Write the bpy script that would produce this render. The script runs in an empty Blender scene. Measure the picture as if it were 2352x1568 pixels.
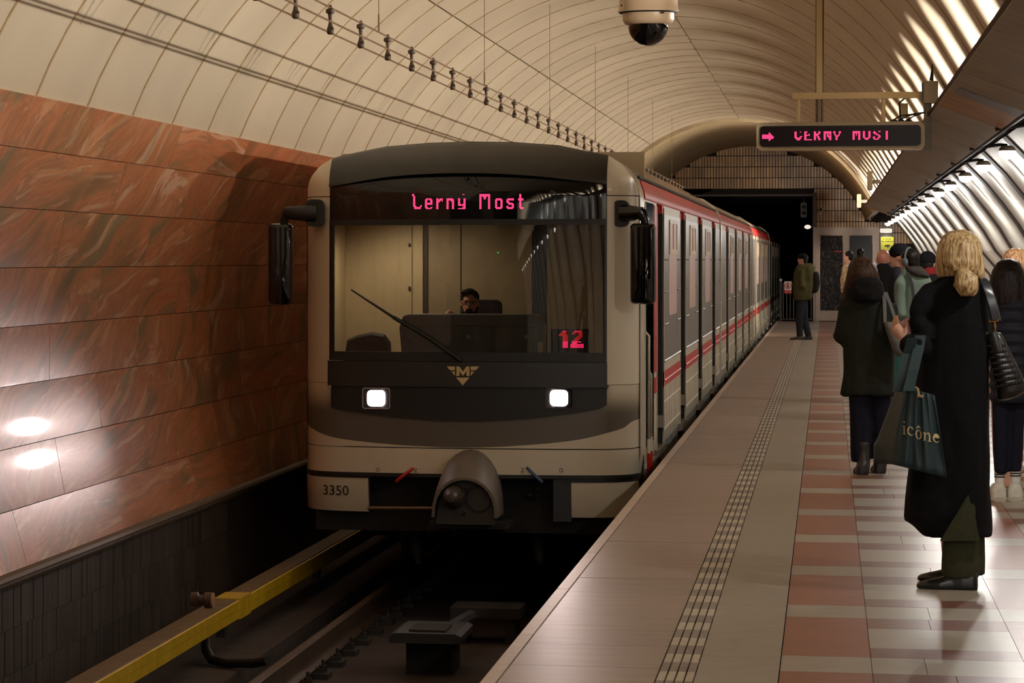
import bpy, bmesh, math, random
from mathutils import Vector, Matrix, noise
random.seed(7)
S = bpy.context.scene
COL = S.collection
PI = math.pi

# ------------------------------------------------------------------ camera
FP, TP, H = 7343.0, 0.22, 1.58          # focal length in pixels (2352 px frame), tan(yaw), eye height above the platform
PS = math.atan(TP); CS, SN = math.cos(PS), math.sin(PS)
PPX, PPY = 1900 - FP * TP, 596.0
cam = bpy.data.cameras.new('camera'); cam_ob = bpy.data.objects.new('camera', cam); COL.objects.link(cam_ob)
cam.sensor_width = 36.0; cam.lens = FP * 36.0 / 2352
cam.shift_x = (1176 - PPX) / 2352; cam.shift_y = -(784 - PPY) / 2352
cam.clip_start = 0.5; cam.clip_end = 400
cam_ob.location = (0, 0, H); cam_ob.rotation_euler = (PI / 2, 0, PS)
cam.dof.use_dof = True; cam.dof.focus_distance = 23.0; cam.dof.aperture_fstop = 22.0
S.camera = cam_ob

# ------------------------------------------------------------------ world, exposure
w = bpy.data.worlds.new('world'); S.world = w; w.use_nodes = True
w.node_tree.nodes['Background'].inputs[0].default_value = (1.0, 0.78, 0.55, 1)
w.node_tree.nodes['Background'].inputs[1].default_value = 0.004
S.view_settings.view_transform = 'Standard'; S.view_settings.look = 'None'
S.view_settings.exposure = 0.3; S.view_settings.gamma = 1.0
S.view_settings.use_curve_mapping = False
try:
    S.cycles.use_denoising = True; S.cycles.use_adaptive_sampling = True; S.cycles.adaptive_threshold = 0.02; S.cycles.denoiser = 'OPENIMAGEDENOISE'
    S.cycles.max_bounces = 8; S.cycles.diffuse_bounces = 4; S.cycles.glossy_bounces = 4
    S.cycles.transparent_max_bounces = 8; S.cycles.sample_clamp_indirect = 3.0
    S.cycles.caustics_reflective = False; S.cycles.caustics_refractive = False
except Exception: pass

# ------------------------------------------------------------------ station lights
P_TROUGH, P_SCALLOP, P_WALL, P_HEAD, P_CAB = 430.0, 180.0, 37.0, 58.0, 36.0
WARM = (1.0, 0.90, 0.78); NEUT = (1.0, 0.96, 0.90)
def spot(name, loc, direction, power, color, size, blend, radius):
    l = bpy.data.lights.new(name, 'SPOT'); l.energy = power; l.color = color
    l.spot_size = size; l.spot_blend = blend; l.shadow_soft_size = radius
    o = bpy.data.objects.new(name, l); COL.objects.link(o); o.location = loc
    o.rotation_euler = Vector(direction).to_track_quat('-Z', 'Y').to_euler()
    return o
LY0, LP = 17.86, 2.07                                   # luminaires in the trough behind the ledge
for k in range(-30, 25):
    y = LY0 + LP * k
    spot('trough_uplight', (0.925, y, 2.675), (0.829, 0, 0.559), P_SCALLOP, WARM, math.radians(167), 0.02, 0.012)
    if k % 2 == 0: spot('trough_floodlight', (0.885, y + LP / 2, 2.722), (-1, 0, -0.02), P_TROUGH, WARM, math.radians(116), 0.6, 0.022)
spot('end_wall_fill', (0.80, 62.0, 2.78), (-0.17, 1, 0.04), 1500.0, WARM, math.radians(60), 0.9, 0.05)  # unseen fill added to brighten the end wall and plaster ring
WLY = [27.3 + 4.1 * k for k in range(-17, 14)]           # wall lamps under the ledge
HEADL = [(-3.588, 0.462), (-2.09, 0.466)]
for hx, hz in HEADL:
    spot('headlight_beam', (hx, 25.44, hz), (-0.10, -1, -0.045), P_HEAD, (1.0, 0.80, 0.76), math.radians(38), 1.0, 0.04)
    spot('headlight_core', (hx, 25.44, hz), (0.05, -1, -0.03), P_HEAD * 2.0, (1.0, 0.80, 0.76), math.radians(13), 1.0, 0.04)

# ------------------------------------------------------------------ projection helpers (pixel + distance -> place in the station)
def P(px, py, Y):
    q = (px - PPX) / FP; x = Y * (q * CS - SN) / (CS + q * SN); d = -x * SN + Y * CS
    return x, H - (py - PPY) / FP * d

# ------------------------------------------------------------------ materials
def lin(c):
    def f(v):
        v /= 255.0
        return v / 12.92 if v <= 0.04045 else ((v + 0.055) / 1.055) ** 2.4
    return (f(c[0]), f(c[1]), f(c[2]), 1)
MATS = {}
def nodes(name):
    m = bpy.data.materials.new(name); m.use_nodes = True
    nt = m.node_tree; return m, nt, nt.nodes['Principled BSDF'], nt.nodes, nt.links
def mk(name, c, rough=0.6, metal=0.0, var=0.12, scale=6.0, bump=0.0, stretch=(1, 1, 1), rnd=0.0, spec=None, emit=None, estr=0, coat=0.0, detail=4):
    if name in MATS: return MATS[name]
    m, nt, b, N, L = nodes(name)
    b.inputs['Roughness'].default_value = rough; b.inputs['Metallic'].default_value = metal
    if spec is not None: b.inputs['Specular IOR Level'].default_value = spec
    if coat: b.inputs['Coat Weight'].default_value = coat; b.inputs['Coat Roughness'].default_value = 0.08
    base = lin(c)
    if emit:
        b.inputs['Emission Color'].default_value = lin(emit); b.inputs['Emission Strength'].default_value = estr
    if var or bump or rnd:
        g = N.new('ShaderNodeNewGeometry'); mp = N.new('ShaderNodeMapping'); mp.inputs['Scale'].default_value = stretch
        L.new(g.outputs['Position'], mp.inputs['Vector'])
        n = N.new('ShaderNodeTexNoise'); n.inputs['Scale'].default_value = scale; n.inputs['Detail'].default_value = detail
        L.new(mp.outputs[0], n.inputs['Vector'])
        r = N.new('ShaderNodeMapRange'); r.inputs[1].default_value = 0.3; r.inputs[2].default_value = 0.7
        r.inputs[3].default_value = 1 - var; r.inputs[4].default_value = 1 + var
        L.new(n.outputs[0], r.inputs[0])
        val = r.outputs[0]
        if rnd:
            oi = N.new('ShaderNodeObjectInfo'); r2 = N.new('ShaderNodeMapRange')
            r2.inputs[3].default_value = 1 - rnd; r2.inputs[4].default_value = 1 + rnd
            L.new(oi.outputs['Random'], r2.inputs[0])
            mu = N.new('ShaderNodeMath'); mu.operation = 'MULTIPLY'; L.new(val, mu.inputs[0]); L.new(r2.outputs[0], mu.inputs[1]); val = mu.outputs[0]
        mx = N.new('ShaderNodeVectorMath'); mx.operation = 'SCALE'; mx.inputs[0].default_value = base[:3]
        L.new(val, mx.inputs['Scale']); L.new(mx.outputs[0], b.inputs['Base Color'])
        if bump:
            bp = N.new('ShaderNodeBump'); bp.inputs['Strength'].default_value = bump; bp.inputs['Distance'].default_value = 0.01
            L.new(n.outputs[0], bp.inputs['Height']); L.new(bp.outputs[0], b.inputs['Normal'])
    else:
        b.inputs['Base Color'].default_value = base
    MATS[name] = m; return m
def emis(name, c, s):
    if name in MATS: return MATS[name]
    m = bpy.data.materials.new(name); m.use_nodes = True; nt = m.node_tree; nt.nodes.clear()
    e = nt.nodes.new('ShaderNodeEmission'); o = nt.nodes.new('ShaderNodeOutputMaterial')
    e.inputs[0].default_value = lin(c); e.inputs[1].default_value = s; nt.links.new(e.outputs[0], o.inputs[0])
    MATS[name] = m; return m
def glass(name, tint, ior=1.5, rough=0.0, dirt=0.0):
    m = bpy.data.materials.new(name); m.use_nodes = True; nt = m.node_tree; nt.nodes.clear(); N, L = nt.nodes, nt.links
    t = N.new('ShaderNodeBsdfTransparent'); t.inputs[0].default_value = (*tint, 1)
    g = N.new('ShaderNodeBsdfGlossy'); g.inputs['Roughness'].default_value = rough
    f = N.new('ShaderNodeFresnel'); f.inputs[0].default_value = ior
    x = N.new('ShaderNodeMixShader'); o = N.new('ShaderNodeOutputMaterial')
    L.new(f.outputs[0], x.inputs[0]); L.new(t.outputs[0], x.inputs[1]); L.new(g.outputs[0], x.inputs[2])
    if dirt:
        d = N.new('ShaderNodeBsdfDiffuse'); d.inputs[0].default_value = (.55, .45, .35, 1)
        ge = N.new('ShaderNodeNewGeometry'); mp = N.new('ShaderNodeMapping'); mp.inputs['Scale'].default_value = (9, 1, 1.2)
        n = N.new('ShaderNodeTexNoise'); n.inputs['Scale'].default_value = 1.6; n.inputs['Detail'].default_value = 3
        r = N.new('ShaderNodeMapRange'); r.inputs[1].default_value = 0.5; r.inputs[2].default_value = 0.75; r.inputs[4].default_value = dirt
        y = N.new('ShaderNodeMixShader')
        L.new(ge.outputs['Position'], mp.inputs[0]); L.new(mp.outputs[0], n.inputs[0]); L.new(n.outputs[0], r.inputs[0])
        L.new(r.outputs[0], y.inputs[0]); L.new(x.outputs[0], y.inputs[1]); L.new(d.outputs[0], y.inputs[2]); L.new(y.outputs[0], o.inputs[0])
    else: L.new(x.outputs[0], o.inputs[0])
    return m

# ------------------------------------------------------------------ objects and meshes
def props(o, label=None, cat=None, group=None, kind=None):
    if label: o['label'] = label
    if cat: o['category'] = cat
    if group: o['group'] = group
    if kind: o['kind'] = kind
    return o
def empty(name, loc, label=None, cat=None, group=None):
    o = bpy.data.objects.new(name, None); COL.objects.link(o); o.location = loc; o.empty_display_size = 0.1
    return props(o, label, cat, group)
def link_mesh(name, me, parent=None, loc=None):
    o = bpy.data.objects.new(name, me); COL.objects.link(o)
    if parent is not None:
        o.parent = parent
        o.matrix_parent_inverse = Matrix.Translation(-PW(parent))
    if loc is not None: o.location = loc
    return o
def PW(o):      # children are built in world coordinates; only an Empty carries an offset
    return Vector(o.location) if o.type == 'EMPTY' else Vector((0, 0, 0))
def dup(root, loc, label=None, group=None):
    r = root.copy(); COL.objects.link(r); r.location = loc
    if label: r['label'] = label
    if group: r['group'] = group
    for ch in list(root.children):
        c = ch.copy(); COL.objects.link(c); c.parent = r; c.matrix_parent_inverse = ch.matrix_parent_inverse.copy()
        for g in ch.children:
            d = g.copy(); COL.objects.link(d); d.parent = c; d.matrix_parent_inverse = g.matrix_parent_inverse.copy()
    return r

class MB:
    def __init__(s): s.v = []; s.f = []; s.m = []
    def add(s, vs, fs, mi=0):
        k = len(s.v); s.v += [tuple(v) for v in vs]; s.f += [tuple(i + k for i in f) for f in fs]; s.m += [mi] * len(fs); return s
    def box(s, x0, x1, y0, y1, z0, z1, mi=0):
        v = [(x0, y0, z0), (x1, y0, z0), (x1, y1, z0), (x0, y1, z0), (x0, y0, z1), (x1, y0, z1), (x1, y1, z1), (x0, y1, z1)]
        return s.add(v, [(0, 3, 2, 1), (4, 5, 6, 7), (0, 1, 5, 4), (1, 2, 6, 5), (2, 3, 7, 6), (3, 0, 4, 7)], mi)
    def prism(s, prof, y0, y1, mi=0, axis='y'):
        n = len(prof)
        if axis == 'y': a = [(p[0], y0, p[1]) for p in prof]; b = [(p[0], y1, p[1]) for p in prof]
        elif axis == 'z': a = [(p[0], p[1], y0) for p in prof]; b = [(p[0], p[1], y1) for p in prof]
        else: a = [(y0, p[0], p[1]) for p in prof]; b = [(y1, p[0], p[1]) for p in prof]
        fs = [tuple(range(n)), tuple(range(2 * n - 1, n - 1, -1))] + [(i, i + n, (i + 1) % n + n, (i + 1) % n) for i in range(n)]
        return s.add(a + b, fs, mi)
    def loft(s, rings, cap=True, close=True, mi=0):
        n = len(rings[0]); k = len(s.v); vs = [p for r in rings for p in r]; fs = []
        m = n if close else n - 1
        for i in range(len(rings) - 1):
            for j in range(m):
                a = i * n + j; b = i * n + (j + 1) % n
                fs.append((a, b, b + n, a + n))
        if cap: fs += [tuple(range(n - 1, -1, -1)), tuple(range((len(rings) - 1) * n, len(rings) * n))]
        return s.add(vs, fs, mi)
    def tube(s, pts, r, n=8, mi=0, cap=True, flat=None):
        pts = [Vector(p) for p in pts]; rs = r if isinstance(r, (list, tuple)) else [r] * len(pts)
        rings = []; up = None
        for i, p in enumerate(pts):
            t = (pts[min(i + 1, len(pts) - 1)] - pts[max(i - 1, 0)])
            if t.length < 1e-9: t = Vector((0, 0, 1))
            t.normalize()
            if up is None:
                up = Vector((0, 0, 1)) if abs(t.z) < 0.9 else Vector((0, 1, 0))
            a = t.cross(up)
            if a.length < 1e-6: a = t.cross(Vector((1, 0, 0)))
            a.normalize(); b = a.cross(t).normalized(); up = b
            q = flat or 1.0
            rings.append([p + (a * math.cos(2 * PI * j / n) + b * q * math.sin(2 * PI * j / n)) * rs[i] for j in range(n)])
        return s.loft(rings, cap, True, mi)
    def lathe(s, prof, c, axis='z', n=20, mi=0):
        rings = []
        for r, h in prof:
            r = max(r, 1e-4)
            if axis == 'z': rings.append([(c[0] + r * math.cos(2 * PI * j / n), c[1] + r * math.sin(2 * PI * j / n), c[2] + h) for j in range(n)])
            elif axis == 'y': rings.append([(c[0] + r * math.cos(2 * PI * j / n), c[1] + h, c[2] + r * math.sin(2 * PI * j / n)) for j in range(n)])
            else: rings.append([(c[0] + h, c[1] + r * math.cos(2 * PI * j / n), c[2] + r * math.sin(2 * PI * j / n)) for j in range(n)])
        return s.loft(rings, True, True, mi)
    def ell(s, c, r, nu=14, nv=9, rot=None, mi=0):
        c = Vector(c); R = rot or Matrix.Identity(3); rings = []
        for i in range(nv + 1):
            a = -PI / 2 + PI * i / nv; ca = max(math.cos(a), 0.02)
            rings.append([c + R @ Vector((r[0] * ca * math.cos(2 * PI * j / nu), r[1] * ca * math.sin(2 * PI * j / nu), r[2] * math.sin(a))) for j in range(nu)])
        return s.loft(rings, True, True, mi)
    def rrect(s, x0, x1, z0, z1, r, y0, y1, n=5, mi=0):
        return s.prism(rr(x0, x1, z0, z1, r, n), y0, y1, mi)
    def mesh(s, name, mats, smooth=False, normals=True):
        me = bpy.data.meshes.new(name); me.from_pydata(s.v, [], s.f)
        for m in (mats if isinstance(mats, (list, tuple)) else [mats]): me.materials.append(m)
        if any(s.m): me.polygons.foreach_set('material_index', s.m)
        if normals:
            bm = bmesh.new(); bm.from_mesh(me); bmesh.ops.recalc_face_normals(bm, faces=bm.faces); bm.to_mesh(me); bm.free()
        if smooth:
            me.polygons.foreach_set('use_smooth', [True] * len(me.polygons))
            if smooth != 'all':
                try: me.set_sharp_from_angle(angle=math.radians(38))
                except Exception: pass
        me.update(); return me
    def build(s, name, mats, parent=None, smooth=False, loc=None, **kw):
        o = link_mesh(name, s.mesh(name, mats, smooth), parent, loc)
        props(o, kw.get('label'), kw.get('cat'), kw.get('group'), kw.get('kind')); return o
def rr(x0, x1, z0, z1, r, n=5):
    out = []
    for cx, cz, a0 in ((x1 - r, z1 - r, 0), (x0 + r, z1 - r, 90), (x0 + r, z0 + r, 180), (x1 - r, z0 + r, 270)):
        for i in range(n + 1):
            a = math.radians(a0 + 90 * i / n); out.append((cx + r * math.cos(a), cz + r * math.sin(a)))
    return out
def interp(t, pts):
    if t <= pts[0][0]: return pts[0][1]
    for (a, b), (c, d) in zip(pts, pts[1:]):
        if t <= c: return b + (d - b) * (t - a) / (c - a)
    return pts[-1][1]
# ================================================================== STRUCTURE
cream = mk('vault_paint', (206, 192, 168), 0.45, var=0.07, scale=0.9, rnd=0.03)
creamdk = mk('vault_backing', (96, 78, 58), 0.8, var=0.15)
concr = mk('ring_plaster', (178, 158, 122), 0.8, var=0.16, scale=2.5, bump=0.25)
def red_stone():
    m, nt, b, N, L = nodes('red_marble')
    g = N.new('ShaderNodeNewGeometry'); oi = N.new('ShaderNodeObjectInfo')
    off = N.new('ShaderNodeVectorMath'); off.operation = 'SCALE'; off.inputs[0].default_value = (3.0, 57.0, 31.0)
    L.new(oi.outputs['Random'], off.inputs['Scale'])
    sc = N.new('ShaderNodeVectorMath'); sc.operation = 'MULTIPLY'; sc.inputs[1].default_value = (0.3, 0.30, 1.0); L.new(g.outputs['Position'], sc.inputs[0])
    ad = N.new('ShaderNodeVectorMath'); L.new(sc.outputs[0], ad.inputs[0]); L.new(off.outputs[0], ad.inputs[1])
    wn = N.new('ShaderNodeTexNoise'); wn.inputs['Scale'].default_value = 0.75; wn.inputs['Detail'].default_value = 2; L.new(ad.outputs[0], wn.inputs['Vector'])
    ws = N.new('ShaderNodeVectorMath'); ws.operation = 'SCALE'; ws.inputs['Scale'].default_value = 0.85; L.new(wn.outputs['Color'], ws.inputs[0])
    a2 = N.new('ShaderNodeVectorMath'); L.new(ad.outputs[0], a2.inputs[0]); L.new(ws.outputs[0], a2.inputs[1])
    ra = N.new('ShaderNodeMapRange'); ra.inputs[3].default_value = -0.55; ra.inputs[4].default_value = 0.75; L.new(oi.outputs['Random'], ra.inputs[0])
    vr = N.new('ShaderNodeVectorRotate'); vr.rotation_type = 'X_AXIS'; L.new(a2.outputs[0], vr.inputs['Vector']); L.new(ra.outputs[0], vr.inputs['Angle'])
    a2 = vr
    def streak(angle, s_, stretch, det=5):
        mp = N.new('ShaderNodeMapping'); mp.inputs['Rotation'].default_value = (math.radians(angle), 0, 0); mp.inputs['Scale'].default_value = (1, 1, 1)
        L.new(a2.outputs[0], mp.inputs['Vector'])
        m2 = N.new('ShaderNodeVectorMath'); m2.operation = 'MULTIPLY'; m2.inputs[1].default_value = (1, 1.0, stretch); L.new(mp.outputs[0], m2.inputs[0])
        n = N.new('ShaderNodeTexNoise'); n.inputs['Scale'].default_value = s_; n.inputs['Detail'].default_value = det; n.inputs['Roughness'].default_value = 0.6
        L.new(m2.outputs[0], n.inputs['Vector']); return n.outputs[0]
    s1 = streak(36, 5.0, 0.13, 6); s2 = streak(24, 2.2, 0.25, 3); s3 = streak(44, 10.0, 0.07, 4); s4 = streak(30, 3.4, 0.10, 5)
    def ramp(src, stops):
        r = N.new('ShaderNodeValToRGB'); e = r.color_ramp.elements
        e[0].position, e[0].color = stops[0][0], lin(stops[0][1]); e[1].position, e[1].color = stops[-1][0], lin(stops[-1][1])
        for p, c in stops[1:-1]: q = r.color_ramp.elements.new(p); q.color = lin(c)
        L.new(src, r.inputs[0]); return r.outputs[0]
    c1 = ramp(s1, [(.34, (112, 88, 60)), (.42, (164, 108, 74)), (.455, (206, 118, 74)), (.50, (176, 92, 58)), (.535, (214, 128, 84)), (.57, (158, 100, 76)), (.62, (230, 160, 118)), (.70, (196, 112, 74))])
    c2 = ramp(s2, [(.36, (132, 106, 66)), (.45, (196, 112, 68)), (.52, (208, 122, 82)), (.58, (160, 110, 78)), (.66, (220, 142, 100))])
    def mixc(f, a, b_):
        m_ = N.new('ShaderNodeMix'); m_.data_type = 'RGBA'
        if isinstance(f, float): m_.inputs[0].default_value = f
        else: L.new(f, m_.inputs[0])
        L.new(a, m_.inputs[6])
        if isinstance(b_, tuple): m_.inputs[7].default_value = lin(b_)
        else: L.new(b_, m_.inputs[7])
        return m_.outputs[2]
    def rng(src, a, b_, o):
        r = N.new('ShaderNodeMapRange'); r.inputs[1].default_value = a; r.inputs[2].default_value = b_; r.inputs[4].default_value = o; L.new(src, r.inputs[0]); return r.outputs[0]
    mx = mixc(.35, c1, c2); mx = mixc(rng(s3, .58, .64, .45), mx, (244, 206, 174)); mx = mixc(rng(s4, .57, .63, .75), mx, (128, 116, 84))
    hs_ = N.new('ShaderNodeHueSaturation'); hs_.inputs['Saturation'].default_value = .95; hs_.inputs['Value'].default_value = 1.16; hs_.inputs['Hue'].default_value = .508; L.new(mx, hs_.inputs['Color']); mx = hs_.outputs[0]
    class _o: outputs = {2: mx}
    m3 = _o
    L.new(m3.outputs[2], b.inputs['Base Color']); b.inputs['Roughness'].default_value = 0.36; b.inputs['Specular IOR Level'].default_value = 0.5; b.inputs['Coat Weight'].default_value = 0.5; b.inputs['Coat Roughness'].default_value = 0.05; b.inputs['Coat IOR'].default_value = 1.5; b.inputs['Coat Tint'].default_value = (1, 1, 1, 1)
    bn = N.new('ShaderNodeTexNoise'); bn.inputs['Scale'].default_value = 1.2; bn.inputs['Detail'].default_value = 2; L.new(g.outputs['Position'], bn.inputs['Vector'])
    bp = N.new('ShaderNodeBump'); bp.inputs['Strength'].default_value = 0.012; bp.inputs['Distance'].default_value = 0.03; L.new(bn.outputs[0], bp.inputs['Height']); L.new(bp.outputs[0], b.inputs['Normal']); L.new(bp.outputs[0], b.inputs['Coat Normal'])
    return m
RED = red_stone()
dark = mk('soot_black', (26, 23, 20), 0.9, var=0.2)
ctile = mk('track_wall_tile', (58, 47, 39), 0.6, var=0.22, scale=3, rnd=0.42, bump=0.1)
trackc = mk('track_concrete', (58, 48, 42), 0.9, var=0.25, scale=4, bump=0.3)

VC, VR, YEND, YA = (-1.88, 1.43), 3.12, 83.7, -48.0
A_L = math.atan2(2.58 - VC[1], -4.78 - VC[0]); A_J = math.atan2(4.0 - VC[1], -3.64 - VC[0]); A_C = math.atan2(1, 0.02); A_R = math.atan2(2.605 - VC[1], 1.008 - VC[0])
def arc(a0, a1, n, R=VR): return [(VC[0] + R * math.cos(a0 + (a1 - a0) * i / n), VC[1] + R * math.sin(a0 + (a1 - a0) * i / n)) for i in range(n + 1)]
def arc_sheet(mb, a0, a1, n, R, th, y0, y1, mi=0):
    return mb.prism(arc(a0, a1, n, R) + arc(a1, a0, n, R + th), y0, y1, mi)
# ---- ceiling: backing shell, vault panels, seam strips
ceil = arc_sheet(MB(), A_L - 0.004, A_R, 48, VR + 0.028, 0.12, YA, YEND + 0.3).build('ceiling', creamdk, kind='structure')
props(ceil, 'barrel vaulted ceiling of cream panels over platform and track')
YV0, PITCH = 19.16 - 1.40 * 9, 1.40
def panel_mesh(a0, a1, n, length): return arc_sheet(MB(), a0, a1, n, VR, 0.028, 0, length).mesh('vault_panel', cream, True)
pa = panel_mesh(A_L, A_J + 0.003, 8, PITCH - 0.03); pb = panel_mesh(A_J - 0.003, A_C + 0.003, 8, PITCH - 0.03)
pc = panel_mesh(A_C - 0.003, A_R, 12, LP - 0.035)
st = MB()
arc_sheet(st, A_L, A_C, 18, VR - 0.006, 0.03, 0.0, 0.034); strip_me = st.mesh('seam_strip', mk('seam_paint', (176, 152, 112), 0.5, var=0.1), True)
YR = 68.6
xl, zl = arc(A_L, A_R, 1)[0]
MB().prism([(xl - .03, zl - .012), (xl + .022, zl - .006), (xl + .024, zl + .010), (xl - .03, zl + .010)], YA, YR).build('edge_strip', mk('edge_highlight', (214, 200, 174), .35, var=.05), ceil)  # panel lip with its highlight line put into a paler colour
k = 0
while YV0 + k * PITCH < YR - 0.7:
    y = YV0 + k * PITCH
    link_mesh('vault_panel', pa, ceil, (0, y + 0.03, 0)); link_mesh('vault_panel', pb, ceil, (0, y + 0.03, 0)); link_mesh('seam_strip', strip_me, ceil, (0, y - 0.002, 0)); k += 1
rib = arc_sheet(MB(), A_C, A_R, 18, VR - 0.007, 0.03, 0, 0.06).mesh('vault_rib', mk('rib_paint', (186, 166, 136), 0.5, var=0.1), True)
for k in range(-30, 24):
    y = LY0 + LP * (k + 0.5)
    if y + LP < YR + 1.0: link_mesh('vault_panel', pc, ceil, (0, y, 0))
    link_mesh('vault_rib', rib, ceil, (0, y - 0.07, 0))
arc_sheet(MB(), A_L, A_R, 40, VR - 0.06, 0.1, YR, YEND).build('trim_2', concr, None, True, kind='structure', label='smooth plaster ring at the far end of the vault')
# ---- left wall
def wallx(z): return -5.03 + 4.0 - math.sqrt(16.0 - (z - 0.95) ** 2)
def wall_hit(px, py):
    lo, hi = 3.0, 60.0
    for _ in range(50):
        m = (lo + hi) / 2; x, z = P(px, py, m)
        if x > wallx(z): lo = m
        else: hi = m
    return P(px, py, lo)
ROWZ = [wall_hit(0, y) for y in (204, 333, 475, 615, 753, 890, 1035, 1180, 1326)]
XB, ZB = ROWZ[-1]
wl = MB().prism([(x + -0.028, z) for x, z in ROWZ] + [(x - 0.3, z) for x, z in reversed(ROWZ)], YA, YEND).build('wall_left', mk('stone_backing', (48, 30, 22), 0.9), kind='structure')
props(wl, 'left track wall clad in rows of polished red marble')
for i in range(8):
    (x0, z0), (x1, z1) = ROWZ[i], ROWZ[i + 1]
    d = Vector((x1 - x0, z1 - z0)).normalized(); n_ = Vector((-d.y, d.x)) * -1
    if n_.x > 0: n_ = -n_
    g = 0.0022
    a = Vector((x0, z0)) + d * g * (0.2 if i == 0 else 1); b = Vector((x1, z1)) - d * g
    me = MB().prism([a, b, b + n_ * 0.03, a + n_ * 0.03], 0, 2.795).mesh('stone_panel', RED)
    for j in range(26):
        o = link_mesh('stone_panel', me, wl, (random.uniform(-0.0015, 0.0015), 12.16 + 2.8 * j + (1.4 if i % 2 else 0), 0))
        if o.location.y > 80.9: o.location.y = 80.9
MB().prism([(XB - 0.0, ZB + .008), (XB + .04, ZB - .002), (XB + .055, ZB - .022), (XB + .03, ZB - .037), (XB + .045, ZB - .049), (XB + .03, ZB - .072), (XB - .03, ZB - .077), (XB - .09, ZB + .013)], YA, YEND).build('trim_1', mk('ledge_metal', (84, 68, 50), 0.6, var=0.15), None, kind='structure', label='brown moulding under the red marble')
XT = XB - .03
wt = MB().box(XT - .2, XT - .015, YA, YEND, -1.6, ZB - .06).build('wall_lower', mk('tile_backing', (36, 30, 25), 0.9), kind='structure')
props(wt, 'lower track wall of narrow dark upright tiles')
TW = (0.06, 0.09, 0.13)
tm = {w_: [MB().box(XT - .015, XT - 0.003 * q, 0.0015, w_ - .0015, 0, 0.272).mesh('tile', ctile) for q in (0, 1)] for w_ in TW}
cnt = 0; rest = MB()
for i in range(4):
    y = 12.0; z = ZB - .35 - 0.275 * i
    while y < YEND - .2:
        w_ = random.choice(TW)
        if 18.0 <= y < 25.0 and cnt < 300: link_mesh('tile', tm[w_][random.randrange(2)], wt, (0, y, z)); cnt += 1
        elif y < 60: rest.box(XT - .015, XT - .002, y + .0015, y + w_ - .0015, z, z + 0.272)
        y += w_
rest.build('tile', ctile, wt, kind='stuff')
# ---- track bed
ft = MB().box(-5.1, -1.2, YA, 110, -1.75, -1.38).box(-5.0, -3.98, YA, 110, -1.40, -1.27).build('floor_track', trackc, kind='structure')
props(ft, 'dusty concrete track bed beside the platform')
# ---- platform and its floor
PE = -1.27
fl = MB().box(PE + 0.02, 3.4, YA, YEND + 1.2, -1.6, -0.03).build('floor', mk('joint_dark', (112, 98, 84), 0.8), kind='structure')
props(fl, 'station platform floor of stone slabs and patterned tiles')
def granite(name, c, rough=0.28, var=0.10, rnd=0.07, st=(1, 1, 1), sc=9.0):
    return mk(name, c, rough + .06, spec=.38, var=var, scale=sc, rnd=rnd, bump=0.02, stretch=st, detail=6)
g_edge = granite('edge_slab_granite', (156, 138, 124), 0.36, 0.12, 0.05, (0.5, 3.0, 1), 5)
g_cop = granite('coping_granite', (200, 180, 164), 0.4, 0.08)
g_grey = granite('grey_slab_granite', (156, 147, 132), 0.30, 0.09)
g_red = granite('red_tile_granite', (148, 98, 80), 0.26, 0.12, 0.10, (0.6, 1.5, 1))
g_dred = granite('dark_red_tile_granite', (122, 84, 72), 0.26, 0.12, 0.12)
g_white = granite('pale_tile_granite', (164, 154, 140), 0.26, 0.07, 0.06)
g_tw = granite('tactile_white', (188, 174, 152), 0.5, 0.06, 0.07); g_tg = granite('tactile_grey', (138, 124, 110), 0.55, 0.10, 0.1)
BOX = {}
def piece(name, x0, x1, y0, y1, mat, top=0.0, gap=0.003):
    key = (name, round(x1 - x0, 4), round(y1 - y0, 3), mat.name)
    if key not in BOX:
        BOX[key] = MB().box(gap, x1 - x0 - gap, gap, y1 - y0 - gap, -0.05, 0).mesh(name, mat)
    return link_mesh(name, BOX[key], fl, (x0, y0, top))
y = 2.0
while y < YEND: piece('coping_stone', PE, -1.207, y, y + 1.92, g_cop, 0.002, 0.004); y += 1.92
y = 2.02
while y < YEND: piece('edge_slab', -1.207, -0.632, y, y + 0.70, g_edge, random.uniform(-0.0006, 0.0006), 0.002); y += 0.70
y = 3.36
while y < YEND: piece('stone_slab', -0.490, -0.180, y, y + 1.92, g_grey, 0, 0.0014); y += 1.92
trest = MB(); nt_ = 0
for r in range(int((YEND - 11) / 0.282)):
    for c in range(4):
        x0 = -0.630 + 0.035 * c; y0 = 11.0 + 0.282 * r; mat = (g_tw, g_tg)[r % 2]
        if nt_ < 300: piece('tactile_tile', x0, x0 + 0.035, y0, y0 + 0.282, mat, 0.004, 0.0035); nt_ += 1
        else: trest.box(x0 + .0035, x0 + .0315, y0 + .0035, y0 + .2785, -0.05, 0.004, r % 2)
trest.build('tactile_tile', [g_tw, g_tg], fl, kind='stuff')
frest = MB(); nf = 0
cols = [(-0.178, 0.169, 'a'), (0.169, 0.755, 'b'), (0.755, 1.102, 'a'), (1.102, 1.688, 'b'), (1.688, 2.035, 'a'), (2.035, 3.3, 'c')]
fm = [g_red, g_dred, g_white]
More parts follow.
